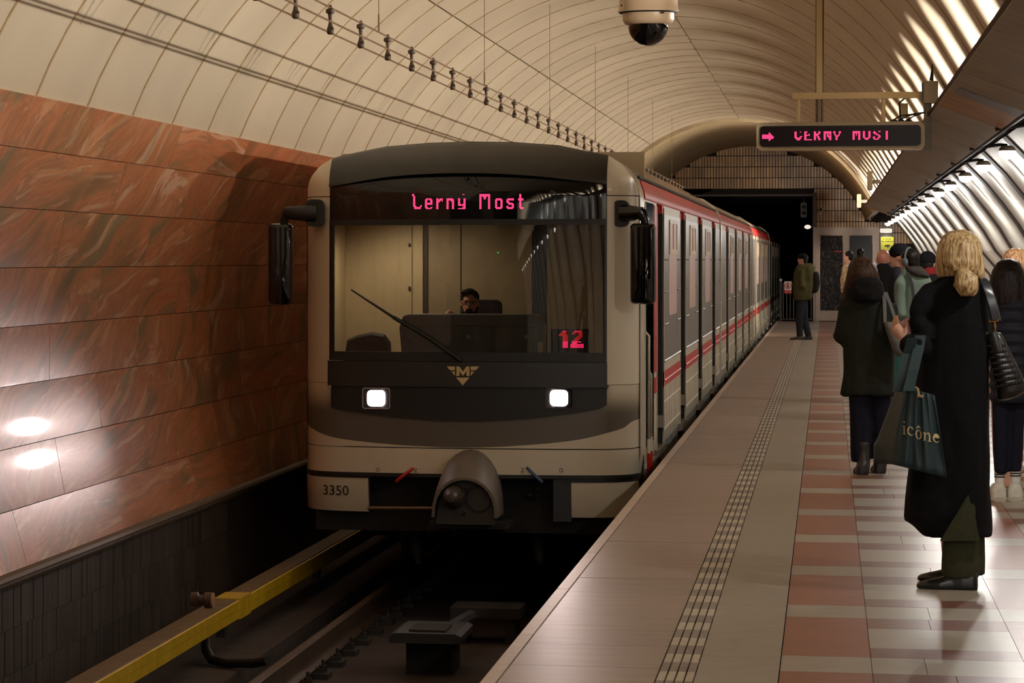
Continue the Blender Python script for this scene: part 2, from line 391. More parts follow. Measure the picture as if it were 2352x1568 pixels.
for k in range(-6, 38):
    Y0 = 12.54 + 1.92 * k
    for x0, x1, t in cols:
        if t == 'a': pcs = [(x0, x1, 0, .50, 2), (x0, x1, .50, 1.92, 0)]
        elif t == 'b':
            xm = x0 + (x1 - x0) * (0.35 + 0.3 * ((k * 7) % 5) / 5); xn = x0 + (x1 - x0) * (0.45 + 0.3 * ((k * 3) % 4) / 4)
            pcs = [(x0, xm, 0, .50, 2), (xm, x1, 0, .50, 2), (x0, x1, .50, .82, 1), (x0, x1, .82, 1.52, 2), (x0, xn, 1.52, 1.92, 1), (xn, x1, 1.52, 1.92, 1)]
        else: pcs = [(x0, x1, 0, .5, 2), (x0, x1, .5, 1.92, 0)]
        for a, b, c, d, mi in pcs:
            if Y0 + d > YEND: continue
            if Y0 > 10 and nf < 300 and t != 'c': piece('floor_tile', a, b, Y0 + c, Y0 + d, fm[mi], random.uniform(-0.0004, 0.0004), 0.0012); nf += 1
            else: frest.box(a + .0012, b - .0012, Y0 + c + .0012, Y0 + d - .0012, -0.05, 0, mi)
frest.build('floor_tile', fm, fl, kind='stuff')
# ---- ledge (light trough) along the right spring of the vault
LT, LB = (0.76, 2.685), (1.20, 2.51)
lg_m = mk('ledge_board', (146, 138, 120), 0.62, var=0.14, scale=3.0, stretch=(1, 2.5, 1), rnd=0.08, bump=0.05)
lg_o = mk('ledge_board_rusty', (158, 122, 82), 0.62, var=0.22, scale=4.0, rnd=0.05)
ledge = MB().prism([(LT[0] - 0.012, LT[1] + 0.01), (LT[0] + 0.01, LT[1] + 0.03), (LT[0] + 0.035, LT[1] + 0.01), (LB[0], LB[1] + 0.03), (LB[0] + .01, LB[1] + 0.01), (LT[0] + 0.01, LT[1] - 0.002)], YA, 68.4).build('trim_3', mk('ledge_rim', (92, 66, 46), 0.6), kind='structure')
props(ledge, 'sloping ledge of grey boards that hides the vault lamps')
ln = Vector((LB[0] - LT[0], LB[1] - LT[1])).normalized(); lno = Vector((ln.y, -ln.x)) * 1.0
if lno.y > 0: lno = -lno
a = Vector(LT) + ln * 0.006; b = Vector(LB)
bm_ = MB().prism([a, b, b + lno * 0.018, a + lno * 0.018], 0.012, LP - 0.012).mesh('ledge_board', lg_m)
bo_ = MB().prism([a, b, b + lno * 0.018, a + lno * 0.018], 0.012, LP - 0.012).mesh('ledge_board', lg_o)
for k in range(-30, 25):
    y = 17.0 + LP * k
    if y + LP < 68.6: link_mesh('ledge_board', bo_ if k == 2 else bm_, ledge, (0, y, random.uniform(-0.004, 0.002)))
hood = MB().prism([(0.832, 2.757), (0.905, 2.757), (0.905, 2.70), (0.92, 2.70), (0.92, 2.77), (0.832, 2.765)], -0.55, 0.55).mesh('light_baffle', mk('baffle_grey', (150, 140, 124), 0.5, var=0))  # unseen baffles added to keep the floodlights off the right vault
for k in range(-30, 25, 2): link_mesh('light_baffle', hood, ledge, (0, LY0 + LP * (k + .5), 0))
MB().tube([(LB[0] + 0.02, YA, LB[1] - 0.012), (LB[0] + 0.02, 68.4, LB[1] - 0.012)], 0.014, 8).build('cable', mk('cable_black', (18, 17, 16), 0.6), ledge)
# ---- right wall: dark shell, pale stone panels between dark ribs
wallpts = [P(px, py, 41.5) for px, py in ((2192.9, 392.9), (2233, 433), (2270.6, 478.6), (2302.7, 521.5), (2332, 569.7))]
RW = [(1.08, 2.98), (1.33, 2.93), (1.52, 2.82)] + wallpts + [(2.62, 1.35), (2.76, 0.95), (2.84, 0.5), (2.87, 0.0)]
off_ = [(x + 0.35, z + 0.12) for x, z in RW]
wr = MB().prism(RW + [(3.4, 0.0)] + off_[::-1][1:], YA, YEND).build('wall_right', mk('rib_dark', (50, 37, 30), 0.7, var=0.12), kind='structure')
props(wr, 'curved right wall of pale stone panels between dark ribs')
stone_w = mk('pale_stone', (222, 218, 206), 0.55, var=0.10, scale=2.2, rnd=0.09, detail=6)
def inward(pts, d):
    out = []
    for i, p in enumerate(pts):
        a = Vector(pts[max(i - 1, 0)]); b = Vector(pts[min(i + 1, len(pts) - 1)]); t = (b - a).normalized(); n = Vector((t.y, -t.x))
        if n.x > 0: n = -n
        out.append(tuple(Vector(p) + n * d))
    return out
rin = inward(RW, 0.03); rout = inward(RW, -0.002)
pm = [MB().prism(rin[i0:i1 + 1] + rout[i0:i1 + 1][::-1], 0.0, 3.60).mesh('stone_panel', stone_w, True) for i0, i1 in ((3, 5), (5, 7), (7, 9), (9, 11))]
rbm = MB().prism(inward(RW, 0.045)[3:] + rout[3:][::-1], 0, 0.48).mesh('wall_rib', mk('rib_edge', (58, 43, 34), 0.7, spec=.2), True)
for y in WLY:
    for q in pm: link_mesh('stone_panel', q, wr, (0, y - 1.80, 0))
    link_mesh('wall_rib', rbm, wr, (0, y + 1.81, 0))
# ---- end wall with tiles and the tunnel mouth
ox0, (ox1, oz) = -4.45, P(1867, 450, YEND)
we = MB()
arcp = arc(A_L, A_R, 40, VR + 0.02)
we.prism([(ox1, -1.7), (3.4, -1.7), (3.4, 3.0)] + [(1.3, 3.0)] + arcp[::-1] + [(-5.3, 2.58), (-5.3, oz), (ox1, oz)], YEND, YEND + 0.3)
we.box(-5.3, ox0, YEND, YEND + 0.3, -1.7, oz)
we = we.build('wall_end', mk('end_grout', (36, 27, 18), 0.9), kind='structure')
props(we, 'end wall of narrow ochre tiles above a dark tunnel mouth')
ot = [mk('ochre_tile_%s' % n, c, 0.35, var=0.38, scale=0.8, bump=0.05) for n, c in (('tan', (192, 138, 64)), ('brown', (178, 124, 54)), ('light', (204, 152, 78)), ('grey', (184, 134, 66)))]
te = MB()
for i in range(110):
    for j in range(17):
        x0 = -4.95 + 0.0745 * i; z0 = 0.0 + 0.283 * j
        cx, cz = x0 + 0.037, z0 + 0.14
        if cx > ox1 - 0.03 and cz < 2.05: continue
        if ox0 < cx < ox1 + 0.03 and cz < oz + 0.12: continue
        if math.hypot(cx - VC[0], cz - VC[1]) > VR - 0.03 and cz > 1.5 and not (cx > 0.9 and cz < 2.6): continue
        if cx > 2.7: continue
        te.box(x0 + .008, x0 + .0665, YEND - 0.012, YEND, z0 + .009, z0 + .274, random.choice((0, 0, 1, 1, 2, 3)))
te.build('tile', ot, we, kind='stuff')
fr = mk('mouth_frame', (84, 70, 56), 0.6)
MB().box(ox1 - 0.0, ox1 + 0.09, YEND - 0.05, YEND, 0, oz + 0.09).box(ox0, ox1, YEND - 0.05, YEND, oz, oz + 0.05).build('mouth_frame', fr, we)
tn = MB().box(ox0 - 0.5, ox0, YEND + 0.3, 112, -1.7, oz + 0.6).box(ox1, ox1 + 0.4, YEND + 0.3, 112, -1.7, oz + 0.6).box(ox0, ox1, YEND + 0.3, 112, oz, oz + 0.6).box(ox0 - .5, ox1 + .4, 112, 112.3, -1.7, oz + 0.6)
tn.build('wall_tunnel', mk('tunnel_black', (20, 18, 16), 0.95), kind='structure', label='dark lining of the running tunnel beyond the end wall')  # lining coloured near-black throughout
# wall behind the viewer's end of the station so the hall is closed
MB().box(-5.4, 3.5, YA - 0.3, YA, -1.75, 4.9).build('wall_back', mk('back_plaster', (120, 104, 84), 0.8), kind='structure', label='plain plaster wall closing the near end of the station')
# ================================================================== TRAIN
XC, YT = -2.825, 25.55                       # centre line of the train and the foremost point of its front
c_body = mk('train_cream', (214, 204, 182), 0.28, var=0.07, scale=2.0, stretch=(1, 1, .4), coat=0.3)
c_red = mk('train_red', (196, 42, 32), 0.45, var=0.08, spec=.12)
c_side = mk('train_side_cream', (204, 194, 172), 0.45, var=0.12, scale=3.0, stretch=(1, 2.5, .3), spec=.2)
c_band = mk('train_grey_band', (104, 95, 88), 0.4, var=0.14, scale=5, stretch=(1, 1, .25), spec=.25)
c_sill = mk('train_sill_grey', (122, 120, 112), 0.5, var=0.15, scale=5)
c_roof = mk('train_roof_taupe', (150, 128, 106), 0.45, var=0.1)
c_black = mk('gloss_black', (12, 12, 13), 0.025, var=0)
c_matt = mk('matt_black', (18, 17, 16), 0.5, var=0.1)
c_under = mk('undercarriage', (22, 19, 17), 0.8, var=0.3)
c_fair = mk('fairing_grey', (38, 35, 30), 0.35, var=0.06)
c_panel = mk('front_dark_grey', (30, 28, 26), 0.4, var=0.06)
c_pane = mk('car_window_reflection', (214, 182, 174), 0.45, var=0.05, spec=.12)  # pale pink base colour stands for the reflection on the panes
c_vent = mk('vent_frame_cream', (204, 178, 136), 0.45, var=0.05)
c_rubber = mk('door_rubber', (16, 13, 12), 0.7, var=0.1)
c_jamb = mk('door_jamb_red', (120, 26, 22), 0.5, var=0.1)
c_steel = mk('worn_steel', (132, 122, 108), 0.35, metal=0.7, var=0.15)
def car_prof(inset=0.0, bottom=-0.16):
    h = [(1.335, bottom), (1.355, 0.0), (1.355, 2.06), (1.345, 2.14), (1.31, 2.24), (1.23, 2.335), (1.1, 2.42), (.7, 2.505), (0.35, 2.532), (0, 2.54)]
    h = [(max(u - inset, 0) if u else 0, z - (inset if z > 2.2 else 0)) for u, z in h]
    return [(XC + u, z) for u, z in h] + [(XC - u, z) for u, z in h[::-1][1:]]
DOORS = [(2.5, 3.7), (7.1, 8.3), (11.7, 12.9), (16.3, 17.5)]; CAR_L = 19.25
def build_car(yc, cab, label):
    t = empty('metro_car', (XC, yc, -1.1), label, 'train car')
    core0 = yc + (2.0 if cab else 0.12)
    q = [(XC + s * u, z) for s, u, z in ((1, 1.285, -0.16), (1, 1.285, 2.1), (-1, 1.285, 2.1), (-1, 1.285, -0.16))]
    MB().prism(q, core0, yc + CAR_L).build('body_core', c_rubber, t)
    # roof with gutter line and red cornice
    rp = [p for p in car_prof() if p[1] >= 2.2]
    MB().prism(rp, yc + (0.35 if cab else 0.0), yc + CAR_L).build('roof', c_roof, t, 'all')
    for s in (1, -1):
        cor = [(XC + s * 1.355, 2.075), (XC + s * 1.362, 2.09), (XC + s * 1.352, 2.145), (XC + s * 1.322, 2.235), (XC + s * 1.27, 2.235), (XC + s * 1.27, 2.075)]
        MB().prism(cor, yc + (0.62 if cab else 0.02), yc + CAR_L).build('cornice', c_red, t, True)
        MB().prism([(XC + s * 1.30, 2.25), (XC + s * 1.325, 2.245), (XC + s * 1.31, 2.275)], yc + (0.5 if cab else 0.02), yc + CAR_L).build('gutter', c_rubber, t)
        X = lambda u: XC + s * u
        secs = [(0.62 if cab else 0.0, 2.5)] + [(DOORS[i][1], (DOORS + [(CAR_L, 0)])[i + 1][0]) for i in range(4)]
        for si, (a, b) in enumerate(secs):
            a += yc; b += yc
            prof = [(X(1.285), 2.09), (X(1.355), 2.09), (X(1.355), 0.02), (X(1.335), -0.12), (X(1.285), -0.12)]
            sp = MB().prism(prof, a, b).build('side_panel', c_side, t)
            ins = 0.30 if (b - a) > 2.5 else 0.14
            long = (b - a) > 2.5
            if not (cab and si == 0):
                g = MB().box(*sorted((X(1.350), X(1.359))), a + 0.05, b - 0.05, 0.64, 2.0)
                g.tube([(X(1.358), a + .06, 0.645), (X(1.358), b - .06, 0.645)], 0.012, 6)
                gb = g.build('window_band', c_band, t)
                w0, w1 = (a + 0.95, b - 0.85) if long else (a + .45, b - .35)
                rd = MB()
                for zz in (0.98, 1.28, 1.58):
                    rd.tube([(X(1.360), a + .06, zz), (X(1.360), w0 - .12, zz)], 0.009, 6).tube([(X(1.360), w1 + .12, zz), (X(1.360), b - .06, zz)], 0.009, 6)
                rd.build('bead', c_band, t, True, kind='stuff')
                if long:
                    rrp = rr(w0, w1, 1.05, 1.96, 0.10)
                    MB().prism(rrp, *sorted((X(1.357), X(1.362))), axis='x').build('window_pane', c_pane, t)
                    vf = MB().box(*sorted((X(1.36), X(1.370))), w0 + .05, w1 - .05, 1.63, 1.68).box(*sorted((X(1.36), X(1.370))), w0 + .05, w1 - .05, 1.925, 1.955)
                    for yy in (w0 + .05, (w0 + w1) / 2 - .02, w1 - .10): vf.box(*sorted((X(1.36), X(1.370))), yy, yy + .05, 1.68, 1.93)
                    vf.build('vent_frame', c_vent, t)
            if not (cab and si == 0):
                rs = MB().box(*sorted((X(1.350), X(1.361))), a + .0, b, 0.415, 0.55).tube([(X(1.361), a + .01, 0.47), (X(1.361), b - .01, 0.47)], 0.010, 6)
                rs.build('red_stripe', c_red, t)
                sm = MB()
                for zz in (0.27, 0.02): sm.tube([(X(1.357), a + .01, zz), (X(1.357), b - .01, zz)], 0.007, 6)
                n_ = int((b - a) / 0.42)
                for kk in range(n_): sm.tube([(X(1.356), a + .2 + kk * .42, 0.04), (X(1.356), a + .2 + kk * .42, 0.40)], 0.004, 4)
                sm.build('seam_bead', c_side, t, kind='stuff')
            sl = MB().box(*sorted((X(1.20), X(1.335))), a, b, -0.40, -0.12)
            for kk in range(int((b - a) / 0.85)): sl.box(*sorted((X(1.33), X(1.339))), a + .3 + kk * .85, a + .33 + kk * .85, -0.38, -0.14)
            sl.build('sill', c_sill, t)
            # door pocket edges
            for j0, j1 in ((b - .045, b), (a, a + .05)): MB().box(*sorted((X(1.30), X(1.363))), j0, j1, -0.1, 2.05).build('jamb', c_side, t)
        for a, b in DOORS:
            a += yc; b += yc; m = (a + b) / 2
            for y0, y1 in ((a, m - .006), (m + .006, b)):
                d = MB().box(*sorted((X(1.275), X(1.297))), y0, y1, -0.08, 2.06).build('door', c_side, t)
                MB().prism(rr(y0 + .1, y1 - .1, 0.72, 1.9, 0.08), *sorted((X(1.29), X(1.300))), axis='x').build('door_window', c_pane, d)
                MB().box(*sorted((X(1.29), X(1.301))), y0, y1, 0.415, 0.55).build('door_stripe', c_red, d)
            for j0, j1 in ((b - .10, b - .03), (a, a + .03)): MB().box(*sorted((X(1.28), X(1.350))), j0, j1, -0.10, 2.06).build('door_seal', c_rubber, t)
            MB().box(*sorted((X(1.29), X(1.314))), b - 0.17, b - 0.10, 0.56, 2.05).build('seal_strip', c_jamb, t)
            MB().box(*sorted((X(1.30), X(1.352))), b - 0.16, b - 0.02, 2.0, 2.085).build('door_header', c_red, t)
            MB().box(*sorted((X(1.29), X(1.37))), b - 0.26, b - 0.03, 0.05, 0.16).build('door_latch', c_steel, t)
            MB().box(*sorted((X(1.25), X(1.385))), a, b, -0.17, -0.10).build('door_step', c_steel, t)
    # bogies and boxes under the floor
    u = MB().box(XC - 1.2, XC + 1.2, yc + (0.75 if cab else .3), yc + CAR_L - .2, -0.62, -0.16)
    u.build('underframe', c_under, t)
    for by in (3.4, CAR_L - 3.2):
        bg = MB().box(XC - 1.15, XC - .95, yc + by - 1.4, yc + by + 1.4, -0.85, -0.55).box(XC + .95, XC + 1.15, yc + by - 1.4, yc + by + 1.4, -0.85, -0.55).build('bogie', c_under, t)
        for dy in (-1.05, 1.05):
            for sx in (-.78, .78): MB().lathe([(0.0, -.07), (.40, -.07), (.42, -.06), (.42, .04), (.45, .05), (.45, .07), (0, .07)], (XC + sx, yc + by + dy, -0.69), 'x', 22).build('wheel', c_steel, bg, True)
    if not cab:
        MB().prism(car_prof(-0.014), yc - 0.03, yc + 0.13).build('end_frame', mk('end_highlight', (216, 206, 184), 0.3, var=.04), t, True)  # corner highlight of the car end put into a pale, slightly proud rim
        MB().box(XC - .55, XC + .55, yc - 0.22, yc + .02, -.1, 2.0).build('gangway', c_rubber, t)
    return t
car1 = build_car(26.05, True, 'leading metro car with cab, headlights and lit destination board')
car2 = build_car(45.75, False, 'second metro car, coupled behind the leading cab car')
car3 = dup(car2, car2.location + Vector((0, 19.5, 0)), 'third metro car, its far end entering the tunnel mouth')
car4 = dup(car2, car2.location + Vector((0, 39.0, 0)), 'last metro car, inside the dark tunnel beyond the platform')

# ------------------------------------------------------------------ cab front
def yb(u):
    a = abs(u); t = min(max(0.0, (a - 1.03) / 0.325), 1.0)
    return 0.155 * (u / 1.355) ** 2 + 0.33 * (1 - math.sqrt(max(0, 1 - t * t)))
def yr(z): return 0.0 if z < 0.55 else 0.009 * (min(z, 1.9) - 0.55) + (0.45 * max(0, (z - 2.15) / .39) ** 2.2)
def F(px, py):
    Y = YT
    for _ in range(6):
        x, z = P(px, py, Y); u = max(-1.355, min(1.355, x - XC)); Y = YT + yb(u) + yr(z)
    return u, z
def FU(px, py=700): return F(px, py)[0]
def FZ(py, px=1087): return F(px, py)[1]
def S(u, z, off=0.0): return Vector((XC + u, YT + yb(u) + yr(z) - off, z))
def ztop(u):
    return interp(abs(u), [(0, 2.54), (.35, 2.532), (.7, 2.505), (1.1, 2.42), (1.23, 2.335), (1.31, 2.24), (1.345, 2.14), (1.355, 2.06)])
def curve(pts):        # list of (px,py) on the front -> z as a function of u
    q = sorted(F(a, b) for a, b in pts)
    def f(u):
        if u <= q[0][0]: return q[0][1]
        if u >= q[-1][0]: return q[-1][1]
        for i in range(len(q) - 1):
            if u <= q[i + 1][0]:
                p0 = q[max(i - 1, 0)]; p1 = q[i]; p2 = q[i + 1]; p3 = q[min(i + 2, len(q) - 1)]
                t = (u - p1[0]) / (p2[0] - p1[0]); h = p2[0] - p1[0]
                m1 = (p2[1] - p0[1]) / max(p2[0] - p0[0], 1e-6) * h; m2 = (p3[1] - p1[1]) / max(p3[0] - p1[0], 1e-6) * h
                return (2 * t**3 - 3 * t * t + 1) * p1[1] + (t**3 - 2 * t * t + t) * m1 + (-2 * t**3 + 3 * t * t) * p2[1] + (t**3 - t * t) * m2
    return f
def span(u0, u1, n): return [u0 + (u1 - u0) * i / n for i in range(n + 1)]
def patch(name, us, lo, hi, off, th, mats, parent, nz=6, smooth=True, **kw):
    lo_ = lo if callable(lo) else (lambda u: lo); hi_ = hi if callable(hi) else (lambda u: hi)
    mb = MB(); nu = len(us)
    g = []
    for o in (off, off - th):
        g.append([[S(u, lo_(u) + (hi_(u) - lo_(u)) * j / nz, o) for j in range(nz + 1)] for u in us])
    vs = [p for L in g for c in L for p in c]; w = nz + 1; base = nu * w; fs = []
    for i in range(nu - 1):
        for j in range(nz):
            a = i * w + j; fs.append((a, a + 1, a + w + 1, a + w)); a += base; fs.append((a, a + w, a + w + 1, a + 1))
    for i in range(nu - 1):
        for j in (0, nz):
            a = i * w + j; fs.append((a, a + w, a + w + base, a + base))
    for i in (0, nu - 1):
        for j in range(nz):
            a = i * w + j; fs.append((a, a + 1, a + 1 + base, a + base))
    return mb.add(vs, fs).build(name, mats, parent, smooth, **kw)
UL, UR = FU(757), FU(1394)                                 # dark mask between the pale corner pillars
Z_SEAM_T, Z_SEAM_M, Z_SEAM_B = FZ(449, 1430), FZ(884, 1430), FZ(1030)
Z_BOT, Z_SILL, Z_GLB, Z_GLT = FZ(1089), FZ(830), FZ(812), FZ(513)
arc_lo = curve([(757, 428), (900, 404), (1061, 396), (1220, 402), (1392, 422)])
fair_lip = curve([(757, 424), (900, 400), (1061, 392), (1220, 398), (1392, 417)])
smile = curve([(705, 972), (718, 984), (760, 1002), (850, 1015), (950, 1023), (1075, 1027), (1200, 1022), (1320, 1010), (1400, 992), (1440, 978), (1456, 962)])
hl_lo = curve([(762, 934), (775, 939), (850, 950), (950, 962), (1075, 967), (1200, 962), (1300, 951), (1380, 938), (1393, 930)])
cabm = car1
# pale corner pillars: lower, middle and top pieces with fine seams between
smile_grey = None
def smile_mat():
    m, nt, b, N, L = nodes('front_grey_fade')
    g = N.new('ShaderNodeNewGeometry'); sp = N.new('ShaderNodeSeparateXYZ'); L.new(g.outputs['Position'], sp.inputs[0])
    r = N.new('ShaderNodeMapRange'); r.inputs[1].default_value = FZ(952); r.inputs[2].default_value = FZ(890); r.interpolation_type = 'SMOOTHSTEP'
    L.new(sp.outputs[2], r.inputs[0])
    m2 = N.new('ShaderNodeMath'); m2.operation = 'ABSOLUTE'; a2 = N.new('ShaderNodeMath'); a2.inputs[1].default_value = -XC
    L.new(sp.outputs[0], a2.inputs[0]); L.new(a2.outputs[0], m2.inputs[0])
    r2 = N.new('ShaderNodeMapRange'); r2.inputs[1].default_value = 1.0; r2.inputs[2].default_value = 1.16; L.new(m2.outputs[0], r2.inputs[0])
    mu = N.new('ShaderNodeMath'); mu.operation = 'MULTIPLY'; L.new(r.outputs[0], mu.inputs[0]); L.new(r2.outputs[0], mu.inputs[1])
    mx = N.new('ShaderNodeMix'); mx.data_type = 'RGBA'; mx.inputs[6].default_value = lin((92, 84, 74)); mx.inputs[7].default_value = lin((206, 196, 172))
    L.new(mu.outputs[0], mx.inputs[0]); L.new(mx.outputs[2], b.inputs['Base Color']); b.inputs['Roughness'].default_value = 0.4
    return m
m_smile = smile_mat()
for a, b in ((-1.355, UL), (UR, 1.355)):
    us = span(a, b, 12)
    patch('corner_pillar', us, Z_SEAM_M + .004, Z_SEAM_T - .004, 0, .05, c_body, cabm, 12)
    patch('roof_corner', us, Z_SEAM_T + .003, ztop, 0, .05, c_body, cabm, 10)
    sd = 1 if a > 0 else -1
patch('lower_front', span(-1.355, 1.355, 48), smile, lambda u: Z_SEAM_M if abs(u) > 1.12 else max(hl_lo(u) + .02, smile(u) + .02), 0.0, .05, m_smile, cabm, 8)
for nm, lo, hi in (('bumper', Z_BOT, Z_SEAM_B - .004), ('bumper_upper', Z_SEAM_B + .004, lambda u: smile(u) - .002)):
    patch(nm, span(-1.355, 1.355, 48), lo, hi, 0.004, .05, c_body, cabm, 5)
patch('bumper_lip', span(-1.36, 1.36, 40), Z_BOT - .03, Z_BOT, 0.012, .06, c_matt, cabm, 1)
patch('roof_fairing', span(UL, UR, 30), fair_lip, lambda u: ztop(u) - .005, 0.035, .08, c_fair, cabm, 10)
patch('fairing_lip', span(UL, UR, 30), lambda u: fair_lip(u) - .02, fair_lip, 0.05, .05, c_fair, cabm, 1)
band = patch('destination_window', span(UL + .005, UR - .005, 30), Z_GLT + .005, lambda u: arc_lo(u) + .01, 0.006, .03, c_black, cabm, 5)
patch('screen_top_bar', span(UL, UR, 24), Z_GLT - .012, Z_GLT + .035, 0.012, .04, c_matt, cabm, 2)
for a, b in ((UL, FU(767)), (FU(1388), UR)): patch('screen_post', span(a, b, 3), Z_GLB, Z_GLT, 0.012, .05, c_matt, cabm, 8)
patch('screen_sill', span(UL, UR, 24), Z_SILL, Z_GLB + .01, 0.012, .06, c_matt, cabm, 2)
patch('windshield', span(FU(767), FU(1388), 30), Z_GLB, Z_GLT - .01, 0.0, .008, glass('windshield_glass', (.80, .78, .74), 1.55, 0.0, 0.05), cabm, 10)
patch('front_apron', span(FU(755), FU(1395), 30), FZ(888), FZ(831), 0.05, .07, c_panel, cabm, 3)
hp = patch('headlight_panel', span(FU(761), FU(1394), 40), hl_lo, FZ(887), 0.015, .04, c_matt, cabm, 5)
# headlights
for (x0, x1, l0, l1) in ((834, 897, 845, 885), (1252, 1318, 1264, 1305)):
    u0, u1, v0, v1 = FU(x0, 913), FU(x1, 913), FU(l0, 913), FU(l1, 913)
    za, zb_ = FZ(938, x0), FZ(889, x0); yf = YT + yb((u0 + u1) / 2)
    hs = MB().rrect(XC + u0, XC + u1, za, zb_, .02, yf - .02, yf + .02).build('headlight', c_black, hp, True)
    o_ = rr(XC + u0, XC + u1, za, zb_, .022); i_ = rr(XC + u0 + .008, XC + u1 - .008, za + .008, zb_ - .008, .016)
    rim = MB(); n = len(o_)
    rim.add([(a, yf - .022, b) for a, b in o_] + [(a, yf - .034, b) for a, b in o_] + [(a, yf - .034, b) for a, b in i_] + [(a, yf - .022, b) for a, b in i_], [(j + q * n, (j + 1) % n + q * n, (j + 1) % n + (q + 1) % 4 * n, j + (q + 1) % 4 * n) for q in range(4) for j in range(n)])
    rim.build('lamp_rim', mk('lamp_chrome', (190, 176, 168), 0.15, metal=1.0, var=0), hs)
    zl, zh = FZ(932, x0), FZ(895, x0)
    MB().rrect(XC + v0, XC + v1, zl, zh, .035, yf - .03, yf - .018).build('lamp_lens', emis('headlight_white', (255, 236, 232), 26.0), hs, label='glowing white headlight lens')
# emblem: inverted triangle with M
em = mk('emblem_cream', (206, 180, 130), 0.5, var=0)
eo = MB()
def EP(pts):
    pp = []
    for cx, cy in pts:
        u, z = F(740 + cx / 3.4588, 820 + cy / 3.4588); q = S(u, z, 0.053); pp.append(q)
    k = len(pp); back = [p + Vector((0, .004, 0)) for p in pp]
    eo.add(pp + back, [tuple(range(k)), tuple(range(2 * k - 1, k - 1, -1))] + [(i, i + k, (i + 1) % k + k, (i + 1) % k) for i in range(k)])
EP([(996, 72), (1060, 72), (1060, 102), (1022, 102)]); EP([(1186, 72), (1252, 72), (1228, 102), (1186, 102)])
EP([(1032, 112), (1060, 112), (1060, 146)]); EP([(1186, 112), (1214, 112), (1186, 146)])
EP([(1070, 160), (1176, 160), (1122, 222)])
EP([(1072, 72), (1096, 72), (1096, 148), (1072, 148)]); EP([(1152, 72), (1176, 72), (1176, 148), (1152, 148)])
EP([(1096, 72), (1124, 112), (1124, 146), (1096, 110)]); EP([(1152, 72), (1152, 110), (1124, 146), (1124, 112)])
eo.build('emblem', em, cabm)
# LED destination board
def dots(mb, rows, x0, y0, pitch, place, r):
    for j, row in enumerate(rows):
        for i, ch in enumerate(row):
            if ch == '#':
                c, ux, uz = place(x0 + i * pitch, y0 + j * pitch)
                k = len(mb.v)
                mb.add([c + ux * r * math.cos(a) + uz * r * math.sin(a) for a in [PI / 3 * q + PI / 6 for q in range(6)]], [tuple(range(6))])
led = emis('led_red', (255, 58, 108), 2.6); led_dim = emis('led_dim', (150, 20, 26), 0.35); led_r = emis('led_scan', (190, 30, 34), 0.9)
LED = {'C': ["##.......", "##.......", ".##......", ".##......", ".##......", ".##......", ".##......", ".##......", ".##......", ".##......", ".##.....#", ".###...##", "..######.", "..######."],
 'e': [".#####.", "###.###", "##...##", "##...##", "#######", "#######", "##.....", "##.....", "###..##", ".#####."], 'r': ["##.###", "######", "####.#", "###...", "##....", "##....", "##....", "##....", "##....", "##...."],
 'n': ["######.", "#######", "##..###", "##...##", "##...##", "##...##", "##...##", "##...##", "##...##", "##...##"], 'y': ["##...##", "##...##", "##...##", "##...##", "##...##", "###.###", "#######", ".....##", "....###", "#######"],
 'M': ["##########", "##########", "##.####.##", "##..##..##", "##..##..##", "##......##", "##......##", "##......##", "##......##", "##......##", "##......##", "##......##", "##......##", "##......##"],
 'o': [".#####.", "#######", "##...##", "##...##", "##...##", "##...##", "##...##", "##...##", "#######", ".#####."], 's': [".######", "#######", "##.....", "###....", ".#####.", "..#####", ".....##", "##...##", "#######", ".#####."],
 't': [".##..", ".##..", ".##..", ".##..", "#####", "#####", ".##..", ".##..", ".##..", ".##..", ".##..", ".##..", ".####", "..###"]}
def on_front(px, py):
    u, z = F(px, py); c = S(u, z, 0.009); return c, Vector((1, 0, 0)), Vector((0, 0, 1))
lm = MB(); dm = MB(); p_ = 2.49
for ch, px, row in (('C', 948, 0), ('e', 977.5, 4), ('r', 1003.5, 4), ('n', 1027, 4), ('y', 1053.5, 4), ('M', 1102.5, 0), ('o', 1138.5, 4), ('s', 1164.5, 4), ('t', 1191.5, 0)):
    dots(lm, LED[ch], px, 446.6 + row * p_, p_, on_front, 0.0039)
dots(lm, [".##"], 1061, 446.6, p_, on_front, 0.0032)
dots(dm, ["..#...#..", "...#.#...", "....#....", "..#####..", ".##...##."], 950, 432, p_, on_front, 0.0026)
lm.build('led_text', led, band, kind='stuff')
dm.build('led_text_dim', led_dim, band, kind='stuff')

# wiper, handles, skirts, coupler
wp = [S(*F(808, 665), 0.03), S(*F(905, 728), 0.04), S(*F(985, 775), 0.05), S(*F(1062, 829), 0.045)]
wo = MB().tube(wp[1:], [0.016, 0.017, 0.02], 8).build('wiper', c_matt, cabm, True)
MB().tube([wp[0], wp[1] + (wp[1] - wp[0]) * 0.05], [0.007, 0.013], 6).build('wiper_blade', c_matt, wo, True)
for (a, b, m, nm) in (((951, 1074), (912, 1104), mk('handle_red', (176, 34, 26), 0.4), 'cock_handle'), ((1211, 1072), (1247, 1106), mk('handle_blue', (58, 74, 112), 0.4), 'cock_handle')):
    MB().tube([S(*F(*a), 0.04), S(*F((a[0] + b[0]) / 2, (a[1] + b[1]) / 2), 0.07), S(*F(*b), 0.06)], [0.012, 0.015, 0.014], 8).build(nm, m, cabm, True)
txt = mk('stencil_dark', (58, 50, 40), 0.6, var=0)
